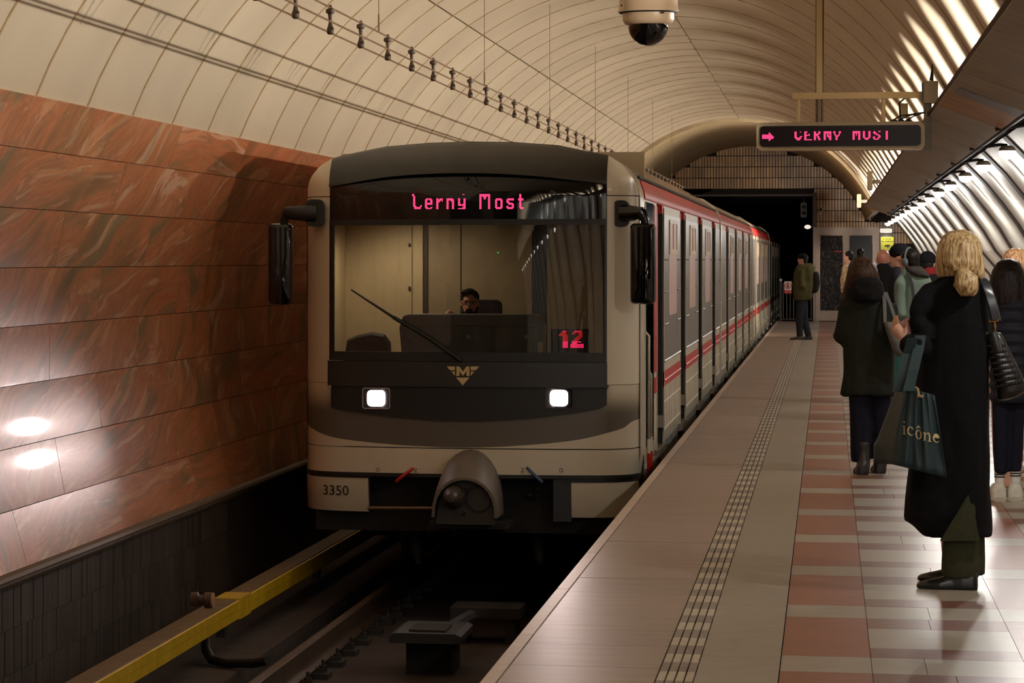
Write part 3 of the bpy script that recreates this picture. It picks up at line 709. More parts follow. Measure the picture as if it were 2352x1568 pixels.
def text3d(s, size, mat, parent, loc, rot, name='lettering', ext=0.0006, shear=0, align='CENTER'):
    c = bpy.data.curves.new('t', 'FONT'); c.body = s; c.size = size; c.extrude = ext; c.align_x = align; c.align_y = 'CENTER'; c.resolution_u = 3; c.shear = shear
    o = bpy.data.objects.new('t', c); COL.objects.link(o); dg = bpy.context.evaluated_depsgraph_get(); dg.update()
    me = bpy.data.meshes.new_from_object(o.evaluated_get(dg)); bpy.data.objects.remove(o); me.name = name
    me.materials.clear(); me.materials.append(mat); me.transform(Matrix.Translation(loc) @ rot.to_4x4())
    return link_mesh(name, me, parent)
RX = Matrix.Rotation(PI / 2, 3, 'X')
for s, px, py in (('O', 868, 1079), ('Z', 955, 1080), ('Z', 1200, 1080), ('O', 1289, 1080)):
    text3d(s, 0.045, txt, cabm, S(*F(px, py), 0.006), RX)
zs0, zs1 = FZ(1181), FZ(1102)
def skirt(a, b, z0, z1, sd):
    us = span(a, b, 10)
    mb = MB(); rings = []
    for u in us:
        rings.append([S(u, z, -0.005 - (0.05 * (1 - (z - z0) / (z1 - z0)) ** 2)) for z in [z0 + (z1 - z0) * j / 5 for j in range(6)]] + [S(u, z, -0.09) for z in (z1, z0)])
    return mb.loft(rings).build('skirt', c_body, cabm, True)
skl = skirt(-1.345, FU(845, 1140), zs0, zs1, -1); skr = skirt(FU(1312, 1140), 1.345, FZ(1187), FZ(1106), 1)
tx = text3d('3350', 0.115, txt, skl, S(*F(770, 1127), 0.0), RX)
for v in tx.data.vertices: v.co.y = S(v.co.x - XC, v.co.z, -.005 - (.05 * (1 - (v.co.z - zs0) / (zs1 - zs0)) ** 2)).y - .006
for sk, u0, u1, z in ((skl, -1.35, FU(850, 1100), zs1), (skr, FU(1300, 1100), 1.35, FZ(1106))):
    patch('skirt_cap', span(u0, u1, 8), z, z + .035, 0.0, .06, c_matt, sk, 1)
patch('skirt_return', span(FU(1270, 1150), FU(1312, 1150), 3), FZ(1196), FZ(1098), -0.03, .05, c_panel, cabm, 2)
MB().box(XC - 1.25, XC + 1.25, YT + .28, YT + .9, -0.62, Z_BOT - .03).build('buffer_beam', c_under, cabm)
pipe = [(P(845, 1166, YT + .1)[0], YT + .1, P(845, 1166, YT + .1)[1]), (P(1005, 1168, YT)[0], YT + .05, P(1005, 1168, YT)[1])]
MB().tube(pipe, 0.016, 8).build('hose_pipe', mk('pipe_bronze', (120, 96, 74), 0.35, metal=.6), cabm, True)
hb = MB()
for px, py in ((865, 1118), (1217, 1137), (1236, 1125)): x, z = P(px, py, YT + .2); hb.ell((x, YT + .2, z), (.035, .05, .03), 8, 6)
hb.tube([(P(1232, 1112, YT + .2)[0], YT + .2, P(1232, 1112, YT + .2)[1]), (P(1232, 1145, YT + .2)[0], YT + .2, P(1232, 1145, YT + .2)[1])], .022, 8)
hb.build('brake_fittings', c_under, cabm, True, kind='stuff')
# coupler hood
ux = P(1073, 1100, YT - .25)[0]
def hood_ring(Y, w, zt, zb, lean=0.0, n=14):
    out = []
    for i in range(n + 1):
        a = PI * i / n; out.append((ux + lean + w * math.cos(a), Y, zb + (zt - zb) * math.sin(a) ** 0.8 if 0 < i < n else zb))
    return out
zt0 = P(1073, 1030, YT)[1]; zt1 = P(1073, 1096, YT - .45)[1]; zb0 = P(1073, 1185, YT - .3)[1]
rings = [hood_ring(YT + .05, .26, zt0, zb0), hood_ring(YT - .12, .262, zt0 - .01, zb0), hood_ring(YT - .30, .262, zt0 - .08, zb0), hood_ring(YT - .46, .258, zt1, zb0), hood_ring(YT - .46, .235, zt1 - .022, zb0), hood_ring(YT + .04, .235, zt1 - .03, zb0)]
hood = MB().loft(rings, cap=False, close=False).build('coupler_hood', mk('hood_grey', (104, 94, 82), 0.55, var=.08), cabm, True)
cp = MB()
zc1 = zt1 - .03
cp.loft([hood_ring(YT - .10, .225, zc1, zb0 - .06), hood_ring(YT - .38, .23, zc1, zb0 - .06)], True, True)
co = cp.build('coupler', mk('coupler_iron', (52, 46, 40), 0.6, var=.25, scale=9, bump=.3), cabm, True)
xh, zh_ = P(1099, 1146, YT - .4); xk, zk = P(1042, 1140, YT - .4)
MB().lathe([(.105, 0), (.112, -.012), (.092, -.012), (.085, .10), (0, .10)], (xh, YT - .375, zh_), 'y', 22).build('coupler_socket', c_rubber, co, True)
MB().lathe([(.10, 0), (.095, -.04), (.06, -.16), (.035, -.21), (0, -.22)], (xk, YT - .375, zk), 'y', 22).build('coupler_horn', mk('horn_iron', (70, 62, 54), .5, var=.2), co, True)
MB().lathe([(.014, -.02), (.014, .01), (0, .01)], (P(1069, 1124, YT - .4)[0], YT - .385, P(1069, 1124, YT - .4)[1]), 'y', 10).lathe([(.016, -.02), (.016, .01), (0, .01)], (P(1066, 1180, YT - .4)[0], YT - .385, P(1066, 1180, YT - .4)[1]), 'y', 10).build('coupler_port', c_rubber, co, True)
MB().box(ux - .30, ux + .32, YT - .30, YT + .3, zb0 - .10, zb0 - .05).build('coupler_plate', c_under, co)
# wheels and sand pipes just visible under the front
for px in (955, 1235):
    x, z0 = P(px, 1215, YT + .6); x1, z1 = P(px + 8, 1295, YT + .6)
    MB().tube([(x, YT + .6, z0), (x, YT + .6, (z0 + z1) / 2), (x + .03, YT + .55, z1)], [.05, .05, .025], 10).build('sand_pipe', c_under, cabm, True)
# rear-view mirrors on arms
for sd, base, arm, hs in ((1, (1408, 1446, 460, 521), ((1430, 490), (1484, 492)), (1448, 1506, 513, 698)), (-1, (704, 745, 458, 520), ((725, 490), (650, 492)), (617, 671, 513, 698))):
    Yb = YT + .12 if sd < 0 else YT + .22
    ym = YT + .10
    (bx0, bz1), (bx1, bz0) = P(base[0], base[2], Yb), P(base[1], base[3], Yb)
    mo = MB().rrect(bx0, bx1, bz0, bz1, .05, Yb - .06, Yb + .14).build('mirror_bracket', c_matt, cabm, True)
    (ax, az), (cx, cz) = P(arm[0][0], arm[0][1], Yb), P(arm[1][0], arm[1][1], ym)
    MB().tube([(ax, Yb - .03, az), ((ax + cx) / 2, Yb - .07, (az + cz) / 2 + .005), (cx - sd * .035, ym, cz + .01), (cx - sd * .01, ym, cz - .045), (cx - sd * .01, ym, cz - .12)], [.075, .062, .055, .035, .03], 10).build('mirror_arm', c_black if sd > 0 else c_matt, mo, True)
    (hx0, hz1), (hx1, hz0) = P(hs[0], hs[2], ym), P(hs[1], hs[3], ym)
    mh = MB(); rg = []
    for yy, k in ((ym - .065, .028), (ym - .055, .010), (ym - .03, 0), (ym + .05, 0.0), (ym + .07, .012)):
        rg.append([(a, yy, b) for a, b in rr(hx0 + k, hx1 - k, hz0 + k, hz1 - k, .035)])
    mh.loft(rg)
    for f_ in (0.30, 0.52, 0.72): xx = hx0 + (hx1 - hx0) * f_; mh.rrect(xx, xx + .018, hz0 + .2 * (f_ != .52), hz1 - .03, .006, ym - .074, ym - .05, 2)
    mh.build('mirror_housing', c_black, mo, 'sharp')
# cab side: handrails and door recess on both sides
for sd in (1, -1):
    X = lambda u: XC + sd * u
    for yy, b in ((26.72, -.12), (27.06, -.08)):
        z1 = 0.95 if yy < 27 else 0.62
        MB().tube([(X(1.34), yy, z1 + .05), (X(1.385), yy, z1), (X(1.385), yy, 0.10)], .014, 8).build('handrail', c_steel, cabm, True)
        MB().tube([(X(1.385), yy, 0.10), (X(1.385), yy, -0.02)], .0145, 8).build('handrail_sleeve', c_body, cabm, True)
        MB().tube([(X(1.385), yy, -0.02), (X(1.385), yy, -0.16), (X(1.36), yy, -.20), (X(1.32), yy, -.20)], .015, 8).build('handrail_hook', c_red, cabm, True)
    MB().box(*sorted((X(1.28), X(1.352))), 26.52, 26.66, -0.2, 2.05).build('cab_gap', c_rubber, cabm)
    MB().box(*sorted((X(1.352), X(1.36))), 28.15, 28.5, .6, 2.05).box(*sorted((X(1.352), X(1.361))), 28.15, 28.53, .415, .55).build('cab_stripe', c_red, cabm)
    MB().box(*sorted((X(1.26), X(1.372))), 26.6, 28.4, -.22, -.14).build('cab_step', c_steel, cabm)
# cab shell between the front and the passenger body
pro = [p for p in car_prof()]; pin = [p for p in car_prof(0.05, -.12)]
n = len(pro)
MB().add([(a, YT + .45, b) for a, b in pro] + [(a, 28.1, b) for a, b in pro], [(i, i + 1, i + 1 + n, i + n) for i in range(n - 1)]).build('cab_shell', c_body, cabm, True)
# ---- cab interior
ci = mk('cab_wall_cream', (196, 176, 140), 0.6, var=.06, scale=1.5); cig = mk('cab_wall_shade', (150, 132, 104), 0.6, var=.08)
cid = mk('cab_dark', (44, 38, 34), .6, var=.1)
YB = 27.62
cw = MB().box(XC - 1.3, XC + 1.3, YB, YB + .05, -.1, 2.5).build('cab_rear_wall', cig, cabm)
def wallrect(name, x0, x1, y0, y1, yw, mat, par, th=.015):
    a, zt = P(x0, y0, yw); b, zb = P(x1, y1, yw); return MB().box(a, b, yw - th, yw, zb, zt).build(name, mat, par)
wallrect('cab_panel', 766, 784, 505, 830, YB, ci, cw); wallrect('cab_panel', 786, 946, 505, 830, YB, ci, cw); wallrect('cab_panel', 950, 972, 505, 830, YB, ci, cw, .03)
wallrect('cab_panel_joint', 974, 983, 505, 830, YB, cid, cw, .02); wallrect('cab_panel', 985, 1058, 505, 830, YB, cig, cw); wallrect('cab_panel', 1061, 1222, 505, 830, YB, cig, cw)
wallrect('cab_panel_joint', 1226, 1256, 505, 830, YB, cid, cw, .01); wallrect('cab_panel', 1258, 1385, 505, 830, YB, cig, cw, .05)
sc_ = MB()
for px, py in ((941, 562), (941, 661), (1273, 692)): x, z = P(px, py, YB - .02); sc_.lathe([(.014, 0), (.012, -.012), (0, -.014)], (x, YB - .03, z), 'y', 10)
sc_.build('panel_screws', cid, cw)
x, z = P(1144, 580, YB - .02); MB().lathe([(.005, 0), (.005, -.01), (0, -.01)], (x, YB - .015, z), 'y', 8).build('indicator_light', emis('led_green', (40, 255, 110), 1.2), cw)
MB().box(XC - 1.3, XC + 1.3, YT + .45, YB, -.16, -.10).build('cab_floor', cid, cabm)
MB().box(XC - 1.3, XC + 1.3, YT + .55, YB, 2.02, 2.06).build('cab_ceiling', cig, cabm)
for s in (1, -1): MB().box(*sorted((XC + s * 1.27, XC + s * 1.31)), YT + .5, YB, -.1, 2.05).build('cab_side_wall', ci, cabm)
MB().box(XC - 1.02, XC + 1.02, YT + .24, YT + .40, -.1, FZ(818)).build('dash_shelf', cid, cabm)
YK = YT + .36
(ka, kz1), (kb, kz0) = P(920, 722, YK), P(1240, 815, YK)
kz2 = P(1000, 748, YK)[1]
con = MB().prism([(ka + .01, kz0), (kb, kz0), (kb + .01, kz2), (kb - .03, kz1 - .01), (kb - .06, kz1), (ka + .06, kz1), (ka + .02, kz1 - .015), (ka - .01, kz2 - .02)], YK, YK + .55).build('driver_console', mk('console_grey', (112, 114, 114), .45, var=.06), cabm)
MB().tube([(ka, YK - .004, kz2), (kb + .005, YK - .004, kz2)], .008, 6).build('console_edge', mk('console_edge', (120, 118, 108), .35, var=0), con)
bt = MB()
for px in (943, 1076, 1209): x, z = P(px, 773, YK); bt.lathe([(.017, 0), (.015, -.006), (0, -.008)], (x, YK, z), 'y', 12)
bt.build('console_button', mk('button_grey', (190, 182, 174), .5, var=0), con)
spot('cab_ceiling_lamp', (XC - .75, YB - .75, 2.0), (0.15, .1, -1), P_CAB, (1.0, .86, .66), math.radians(165), .6, .12)
# ---- things inside the cab
YD = YT + .34
(a, z1), (b, z0) = P(1265, 755, YD), P(1352, 815, YD)
nd = empty('number_display', ((a + b) / 2, YD + .05, z0), 'black set number display reading 12 in red behind the windscreen', 'display')
dc = MB().rrect(a, b, z0, z1, .008, YD, YD + .10).build('display_case', mk('display_case', (26, 24, 23), .35, var=0), nd)
def on_nd(px, py): x, z = P(px, py, YD - .003); return Vector((x, YD - .003, z)), Vector((1, 0, 0)), Vector((0, 0, 1))
hi = MB(); lo = MB(); d12 = MB()
def cut(rows, r0, r1): return [r if r0 <= i < r1 else '.' * len(r) for i, r in enumerate(rows)]
ONE = ["...###..", "..####..", ".#####..", "#######.", "...####.", "...####.", "...####.", "...####.", "...####.", "...####.", "...####.", "...####.", "...####."]
TWO = ["...#####..", "..#######.", ".##...###.", "......###.", ".....####.", "....####..", "...####...", "..####....", ".#######..", ".####.....", "##########", "##########", "##########"]
for R_, px in ((ONE, 1284.5), (TWO, 1311.5)):
    dots(hi, cut(R_, 8, 13), px, 760.3, 3.08, on_nd, .0052); dots(lo, cut(R_, 1, 8), px, 760.3, 3.08, on_nd, .0060); dots(hi, cut(R_, 0, 1), px, 760.3, 3.08, on_nd, .0042)
hi.build('led_digits', emis('led_red2', (255, 40, 100), 1.8), dc, kind='stuff'); lo.build('led_digits_dim', led_r, dc, kind='stuff')
(a, z1), (b, z0) = P(1236, 786, YD), P(1247, 812, YD)
MB().box(a, b, YD - .02, YD + .02, z0, z1).build('paper_card', mk('card_cream', (214, 196, 146), .7, var=.03), kind=None, label='small cream card stood on the cab dashboard beside the number display', cat='card')
(a, z1), (b, z0) = P(790, 762, YD), P(897, 815, YD)
bp = empty('backpack', ((a + b) / 2, YD, z0), 'dark backpack lying on the cab dashboard behind the windscreen', 'backpack')
rg = []
for k, (w_, h_) in enumerate(((.9, .88), (1.0, 1.0), (.95, .9), (.7, .7))):
    c = (a + b) / 2; hw = (b - a) / 2 * w_; hh = (z1 - z0) * h_
    rg.append([(c - hw, YD + .06 * k, z0), (c + hw, YD + .06 * k, z0), (c + hw * .97, YD + .06 * k, z0 + hh * .55), (c + hw * .72, YD + .06 * k, z0 + hh * .9), (c + hw * .2, YD + .06 * k, z0 + hh * 1.0), (c - hw * .45, YD + .06 * k, z0 + hh * .86), (c - hw * .9, YD + .06 * k, z0 + hh * .66), (c - hw * .97, YD + .06 * k, z0 + hh * .3)])
MB().loft(rg).build('pack_body', mk('pack_black', (34, 29, 27), .8, var=.15, scale=20), bp, True)
MB().tube([(a + .12, YD - .01, z0 + .10), (a + .2, YD - .015, z0 + .125), (a + .27, YD - .012, z0 + .115)], .006, 6).build('pack_zip', mk('zip', (70, 62, 58), .5, var=0), bp)
x, z = P(1119, 700, 26.95)
st_ = empty('driver_seat', (x, 27.0, -.1), 'dark purple driver seat with headrest behind the console', 'seat')
MB().rrect(x - .14, x + .10, z - .12, z + .04, .05, 27.10, 27.22).rrect(x - .22, x + .2, z - .75, z - .12, .06, 27.12, 27.26).build('backrest', mk('seat_plum', (48, 34, 44), .8, var=.1), st_, True)
MB().box(x - .22, x + .2, 26.72, 27.2, z - .85, z - .74).build('cushion', MATS['seat_plum'], st_); MB().lathe([(.22, 0), (.22, .03), (.05, .05), (.05, .25), (0, .25)], (x, 26.98, -.1)).build('pedestal', c_under, st_)

# ================================================================== TRACK
rail_m = mk('rail_steel', (84, 66, 50), .5, metal=.4, var=.2); bolt_m = mk('bolt_iron', (40, 34, 30), .7, var=.3)
RZ = -1.14
for side, x in (('platform', -2.825 + .78), ('marble wall', -2.825 - .78)):
    r = empty('running_rail', (x, 20, RZ - .2), 'steel running rail on the side of the %s' % side, 'rail', None)
    pr = [(-.075, -.18), (.075, -.18), (.075, -.168), (.012, -.14), (.010, -.045), (.036, -.03), (.036, -.006), (.028, 0), (-.028, 0), (-.036, -.006), (-.036, -.03), (-.010, -.045), (-.012, -.14), (-.075, -.168)]
    MB().prism([(x + a, RZ + b) for a, b in pr], YA, 110).build('rail_bar', rail_m, r)
    fm_ = MB().box(-.17, .17, -.10, .10, -.06, -.0).lathe([(.03, 0), (.03, .05), (.012, .05), (.012, .09), (0, .09)], (-.12, 0, 0), n=8).lathe([(.03, 0), (.03, .05), (.012, .05), (.012, .09), (0, .09)], (.12, 0, 0), n=8).box(-.13, -.06, -.035, .035, 0, .035).box(.06, .13, -.035, .035, 0, .035).mesh('rail_fastening', bolt_m)
    for k in range(40):
        link_mesh('rail_fastening', fm_, r, (x - r.location.x + r.location.x, 12.2 + .68 * k, RZ - .20))
sl_m = mk('sleeper_block', (64, 54, 46), .9, var=.3, scale=6, bump=.3)
slm = MB().box(-.34, .34, -.13, .13, -.05, 0).mesh('sleeper_block', sl_m)
for k in range(40):
    for x in (-2.825 + .78, -2.825 - .78): link_mesh('sleeper_block', slm, ft, (x, 12.2 + .68 * k, RZ - .255))
MB().box(-4.7, -3.1, YA, 110, -1.40, -1.385).build('dust_layer', mk('track_dust', (110, 92, 78), .95, var=.2, scale=3), ft)
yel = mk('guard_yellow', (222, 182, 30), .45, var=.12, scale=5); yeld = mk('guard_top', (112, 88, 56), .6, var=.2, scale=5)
cr = empty('contact_rail_guard', (-4.33, 20, -1.27), 'yellow guard board of the power rail along the marble wall', 'guard')
G = lambda px, py, Y: P(px, py, Y)
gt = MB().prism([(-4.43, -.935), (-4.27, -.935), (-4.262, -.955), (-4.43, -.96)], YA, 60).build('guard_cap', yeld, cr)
MB().prism([(-4.262, -.94), (-4.25, -.945), (-4.25, -1.005), (-4.265, -1.005)], YA, 60).build('guard_board', yel, cr)
MB().prism([(-4.265, -1.008), (-4.252, -1.008), (-4.252, -1.075), (-4.262, -1.08)], YA, 60).build('guard_board', yel, cr)
MB().prism([(-4.36, -1.10), (-4.30, -1.10), (-4.30, -1.05), (-4.36, -1.05)], YA, 60).build('power_rail', rail_m, cr)
MB().box(-4.437, -4.244, 23.3, 23.75, -1.082, -.928).build('joint_sleeve', yel, cr)
for k in range(10):
    y = 14.5 + 4.6 * k
    MB().prism([(-4.50, -1.27), (-4.44, -1.27), (-4.44, -1.0), (-4.40, -.97), (-4.40, -.96), (-4.50, -.98)], y, y + .10).build('rail_bracket', bolt_m, cr)
x, z = P(468, 1378, 21.0)
ins = empty('insulator_pot', (x, 21.0, z - .1), 'small brown ceramic insulator standing behind the yellow guard', 'insulator')
MB().lathe([(.02, -.09), (.05, -.085), (.055, -.04), (.035, -.03), (.035, .0), (.055, .01), (.055, .05), (.03, .06), (0, .06)], (x, 21.0, z), 'x', 16).build('pot_body', mk('ceramic_brown', (70, 52, 42), .3, var=.1), ins, True)
MB().lathe([(0, .055), (.052, .056), (.054, .068), (0, .07)], (x, 21.0, z), 'x', 16).build('pot_cap', mk('cap_tan', (190, 150, 110), .4, var=0), ins, True)
cb = [(-4.32, 22.35, -1.12), (-4.30, 22.25, -1.18), (-4.22, 22.05, -1.228), (-4.08, 21.92, -1.232), (-3.88, 21.85, -1.215), (-3.78, 21.8, -1.19)]
MB().tube(cb, .035, 10).build('power_cable', mk('cable_rubber', (20, 18, 17), .5), None, True, label='thick black cable curving from the yellow guard to the rail', cat='cable')
tb = empty('track_magnet_box', (-2.78, 23, -1.38), 'low grey signal box lying between the two rails', 'signal box')
tbm = mk('box_iron', (30, 26, 23), .6, var=.2)
MB().prism([(-3.03, -1.13), (-2.52, -1.13), (-2.52, -1.08), (-2.56, -1.06), (-2.99, -1.06), (-3.03, -1.08)], 22.5, 23.3).build('box_lid', tbm, tb); MB().box(-2.94, -2.61, 22.75, 23.25, -1.38, -1.13).build('box_base', c_under, tb)
MB().box(-2.90, -2.64, 22.6, 23.0, -1.06, -1.045).build('box_plate', c_under, tb); MB().tube([(-2.75, 23.3, -1.15), (-2.7, 23.9, -1.14), (-2.66, 24.4, -1.14)], .05, 8).build('box_pipe', tbm, tb)
tb2 = empty('track_crossbar', (-2.6, 24.8, -1.38), 'flat iron crossbar on the track bed behind the signal box', 'crossbar')
MB().box(-2.84, -2.3, 24.6, 25.1, -1.18, -1.10).build('bar', tbm, tb2)
for q in (-2.8, -2.42): MB().box(q, q + .08, 24.65, 25.05, -1.38, -1.18).build('bar_foot', tbm, tb2)
MB().tube([(-1.6, 13, -1.36), (-1.55, 18, -1.36), (-1.6, 21, -1.36), (-1.7, 24.5, -1.36)], .02, 6).build('signal_cable', MATS['cable_rubber'], None, True, label='thin black cable running along the track bed by the platform', cat='cable')

# ================================================================== OVERHEAD
# antenna wires with spreaders hung over the track
wire_m = mk('wire_brown', (112, 84, 58), .5, var=.1); sp_m = mk('spreader_brown', (74, 56, 40), .5, var=.15)
aw = empty('antenna_line', (-2.95, 30, 3.0), 'brown wire line hung over the track on a long row of short spreaders', 'antenna wire')
WX = -2.95
def wz(ratio): return H - ratio * WX
ys = [14.05 + 1.30 * k for k in range(42)]
zt_, z2_, z3_ = H + .519 * 2.95, H + .482 * 2.95, H + .470 * 2.95
for nm, x, z in (('top_wire', WX, zt_), ('lower_wire', WX - .02, z3_), ('lower_wire', WX + .10, z3_ + .012)):
    MB().tube([(x, 5, z), (x, 69, z)], .006, 5).build(nm, wire_m, aw)
spm = MB().lathe([(.008, .02), (.012, .0), (.028, -.006), (.028, -.028), (.015, -.034), (.010, -.085), (.016, -.11), (.022, -.125), (.022, -.15), (.012, -.16), (0, -.16)], (0, 0, 0), n=10).mesh('spreader', sp_m, True)
for y in ys: link_mesh('spreader', spm, aw, (WX, y, zt_ - .004))
for y in (15.2, 21.4, 28.2, 35, 42, 49, 56, 63):
    zc = VC[1] + math.sqrt(VR ** 2 - (WX - VC[0]) ** 2)
    MB().tube([(WX, y, zt_), (WX, y, zc)], .0028, 5).tube([(WX, y, zt_), (WX, y, zt_ + .12)], .006, 5).build('drop_wire', wire_m, aw)
# dome camera
YC = 17.0
cx, cz = P(1489, 50, YC)[0], P(1489, 50, YC)[1]
sC = (P(1560, 27, YC)[0] - P(1419, 27, YC)[0]) / 2
cc = empty('dome_camera', (cx, YC, 4.4), 'white dome surveillance camera hanging from the vault', 'camera')
shell = mk('camera_white', (206, 182, 152), .4, var=.03)
Z = lambda py: P(1489, py, YC)[1]
MB().lathe([(0, Z(-60)), (sC * .7, Z(-60)), (sC * .93, Z(-40)), (sC * .955, Z(0)), (sC * .97, Z(22)), (sC * 1.0, Z(25)), (sC * 1.0, Z(28)), (0, Z(28))], (cx, YC, 0), n=32).build('camera_housing', shell, cc, True)
MB().lathe([(0, Z(28)), (sC * .95, Z(28)), (sC * .93, Z(31)), (0, Z(31))], (cx, YC, 0), n=32).build('camera_seal', c_rubber, cc, True)
MB().lathe([(0, Z(31)), (sC * .85, Z(31)), (sC * .84, Z(46)), (sC * .76, Z(55)), (sC * .70, Z(57)), (0, Z(57))], (cx, YC, 0), n=32).build('camera_skirt', shell, cc, True)
dr = sC * .67
MB().lathe([(0, Z(56))] + [(dr * math.cos(a), Z(57) - (Z(57) - Z(105)) * math.sin(a)) for a in [PI / 2 * i / 8 for i in range(9)]], (cx, YC, 0), n=32).build('camera_dome', mk('dome_black', (10, 11, 11), .04, var=0), cc, True)
zc = VC[1] + math.sqrt(VR ** 2 - (cx - VC[0]) ** 2)
MB().tube([(cx, YC, Z(-60)), (cx, YC, zc)], .03, 12).build('camera_stem', shell, cc, True)
text3d('CCTV', .018, mk('print_grey', (120, 100, 84), .6, var=0), cc, Vector((cx + .04, YC - sC * .965, Z(16))), RX) if False else None
for px, py in ((1431, 17), (1527, 33)): x, z = P(px, py, YC); MB().ell((x, YC - sC * .80, z), (.005, .02, .005), 8, 6).build('camera_screw', c_rubber, cc)
# platform display
YS = 25.0
sg = empty('destination_sign', (P(1930, 310, YS)[0], YS, 4.4), 'long black display with red arrow and letters hanging over the platform', 'sign')
fr_m = mk('sign_frame', (196, 182, 156), .4, metal=.1, var=.05); pole_m = mk('pole_cream', (208, 186, 142), .45, var=.04)
(a, z1), (b, z0) = P(1738, 283, YS), P(2123, 344, YS)
body = MB(); rg = []
for yy, k in ((YS - .10, .012), (YS - .11, 0), (YS + .10, 0), (YS + .11, .012)): rg.append([(p, yy, q) for p, q in rr(a + k, b - k, z0 + k, z1 - k, .045, 6)])
body = MB().loft(rg).build('sign_frame', fr_m, sg, True)
fc = MB().rrect(a + .028, b - .028, z0 + .028, z1 - .028, .03, YS - .116, YS - .10).build('sign_face', mk('sign_face', (22, 9, 10), .25, var=0, spec=.12), sg)
ang = .012
def on_sign(px, py): x, z = P(px, py, YS - .12); return Vector((x, YS - .12, z)), Vector((1, 0, 0)), Vector((0, 0, 1))
SF = {'C': ["##...#.", "##.....", "##.....", "##.....", "##...##", "###.##.", ".#####.", "..###.."], 'E': ["###....", "##.....", "##..#..", "#####..", "##.....", "##.....", "##.....", "#######"], 'R': ["##..##.", "##..##.", "#####..", "####...", "##.##..", "##.##..", "##..##.", "##..##."],
      'N': ["#######", "#######", "##.#.##", "##.##.#", "##.####", "##..###", "##...##", "##...##"], 'Y': ["##...##", "##...##", ".#...#.", ".##.##.", "..###..", "..##...", "..##...", "..##..."], 'M': ["#######", "#######", "##.#.##", "##.#.##", "##...##", "##...##", "##...##", "##...##"],
      'U': ["##...##", "##...##", "##...##", "##...##", "##...##", "##...##", ".#####.", "..###.."], 'S': [".#...##", "###....", ".###...", "...###.", ".....##", "##...##", "##..##.", ".####.."], 'T': [".##", ".##", ".##", ".##", ".##", ".##", ".##", ".##"]}
sm = MB()
dots(sm, ["......#....", "......##...", "#########..", "##########.", "###########", "##########.", "......##...", "......#...."], 1751.5, 305.0, 2.55, on_sign, .0038)
for ch, cx0 in (('C', 1826), ('E', 1848.5), ('R', 1870.5), ('N', 1893), ('Y', 1915), ('M', 1959.5), ('U', 1983), ('S', 2006), ('T', 2033)):
    dots(sm, SF[ch], cx0, 303.2 - (cx0 - 1826) * .008, 2.55, on_sign, .0038)
sm.build('led_text', led, fc, kind='stuff')
for px in (1833, 2029):
    x, zz = P(px, 222, YS); MB().tube([(x, YS, z1 - .01), (x, YS, zz)], .016, 10).build('hanger', pole_m, sg, True)
(a2, zb1), (b2, zb0) = P(1820, 214, YS), P(2122, 225, YS)
MB().box(a2, b2, YS - .03, YS + .03, zb0, zb1).build('cross_beam', pole_m, sg)
x, _ = P(1882, 100, YS); MB().box(x - .022, x + .022, YS - .027, YS + .027, zb1 - .002, VC[1] + math.sqrt(VR ** 2 - (x - VC[0]) ** 2)).build('drop_post', pole_m, sg)
pm_ = mk('post_grey', (100, 90, 74), .5, var=.05)
(xa, za_), (xb, zb_) = P(2122, 225, YS), P(2150, 345, YS)
MB().box(xa, xb - .03, YS + .02, YS + .10, zb_, za_ + .1).build('end_post', pm_, sg)
(xa, za_), (xb, zb_) = P(2122, 186, YS - .1), P(2155, 236, YS - .1)
MB().rrect(xa, xb, zb_, za_, .008, YS - .1, YS + .02).build('control_box', mk('box_olive', (112, 98, 74), .5, var=.05), sg)
MB().box(xa - .012, xa, YS - .1, YS + .04, zb_ + .02, za_ - .01).build('box_bracket', c_rubber, sg)
(xa, za_), (xb, zb_) = P(2141, 130, YS), P(2139, 186, YS)
MB().tube([(xa, YS - .03, za_), (xa, YS - .03, (za_ + zb_) / 2), (xb, YS - .03, zb_)], [.004, .006, .016], 8).build('aerial', c_rubber, sg, True)
gl = MB()
for px in (2054, 2070, 2086): x, z = P(px, 278, YS); gl.lathe([(.035, -.04), (.03, .0), (.012, .015), (0, .016)], (x, YS, z), n=10)
gl.build('cable_gland', c_rubber, sg, True)
for px in (2054, 2070, 2086):
    p0 = P(px, 274, YS); p1 = P(px + 14, 266, YS); p2 = P(2124, 258, YS)
    MB().tube([(p0[0], YS, p0[1]), (p1[0], YS, p1[1]), (p2[0], YS, p2[1])], .006, 6).build('sign_cable', c_rubber, sg, True)
(xa, za_), (xb, zb_) = P(2068, 238, YS + .4), P(2085, 272, YS + .4)
MB().box(xa, xb, YS + .35, YS + .4, zb_, za_).build('speaker_box', pole_m, sg); MB().tube([(xa, YS + .3, zb_ - .05), (xa - .01, YS + .3, za_), (xb, YS + .3, za_ + .06)], .007, 6).build('sign_cable', c_rubber, sg, True)
for px, w in ((1878.5, .02), (1889, .012)):
    x, z = P(px, 300, YS + 4); MB().tube([(x, YS + 4, H + 1.1), (x, YS + 4, VC[1] + math.sqrt(VR ** 2 - (x - VC[0]) ** 2))], w, 8).build('cable_conduit', mk('conduit_brown', (82, 64, 48), .6, var=.2, scale=20), None, True, label='dark vertical conduit hanging behind the display, %s' % ('the thicker of two' if w > .015 else 'the thinner of two'), cat='conduit')
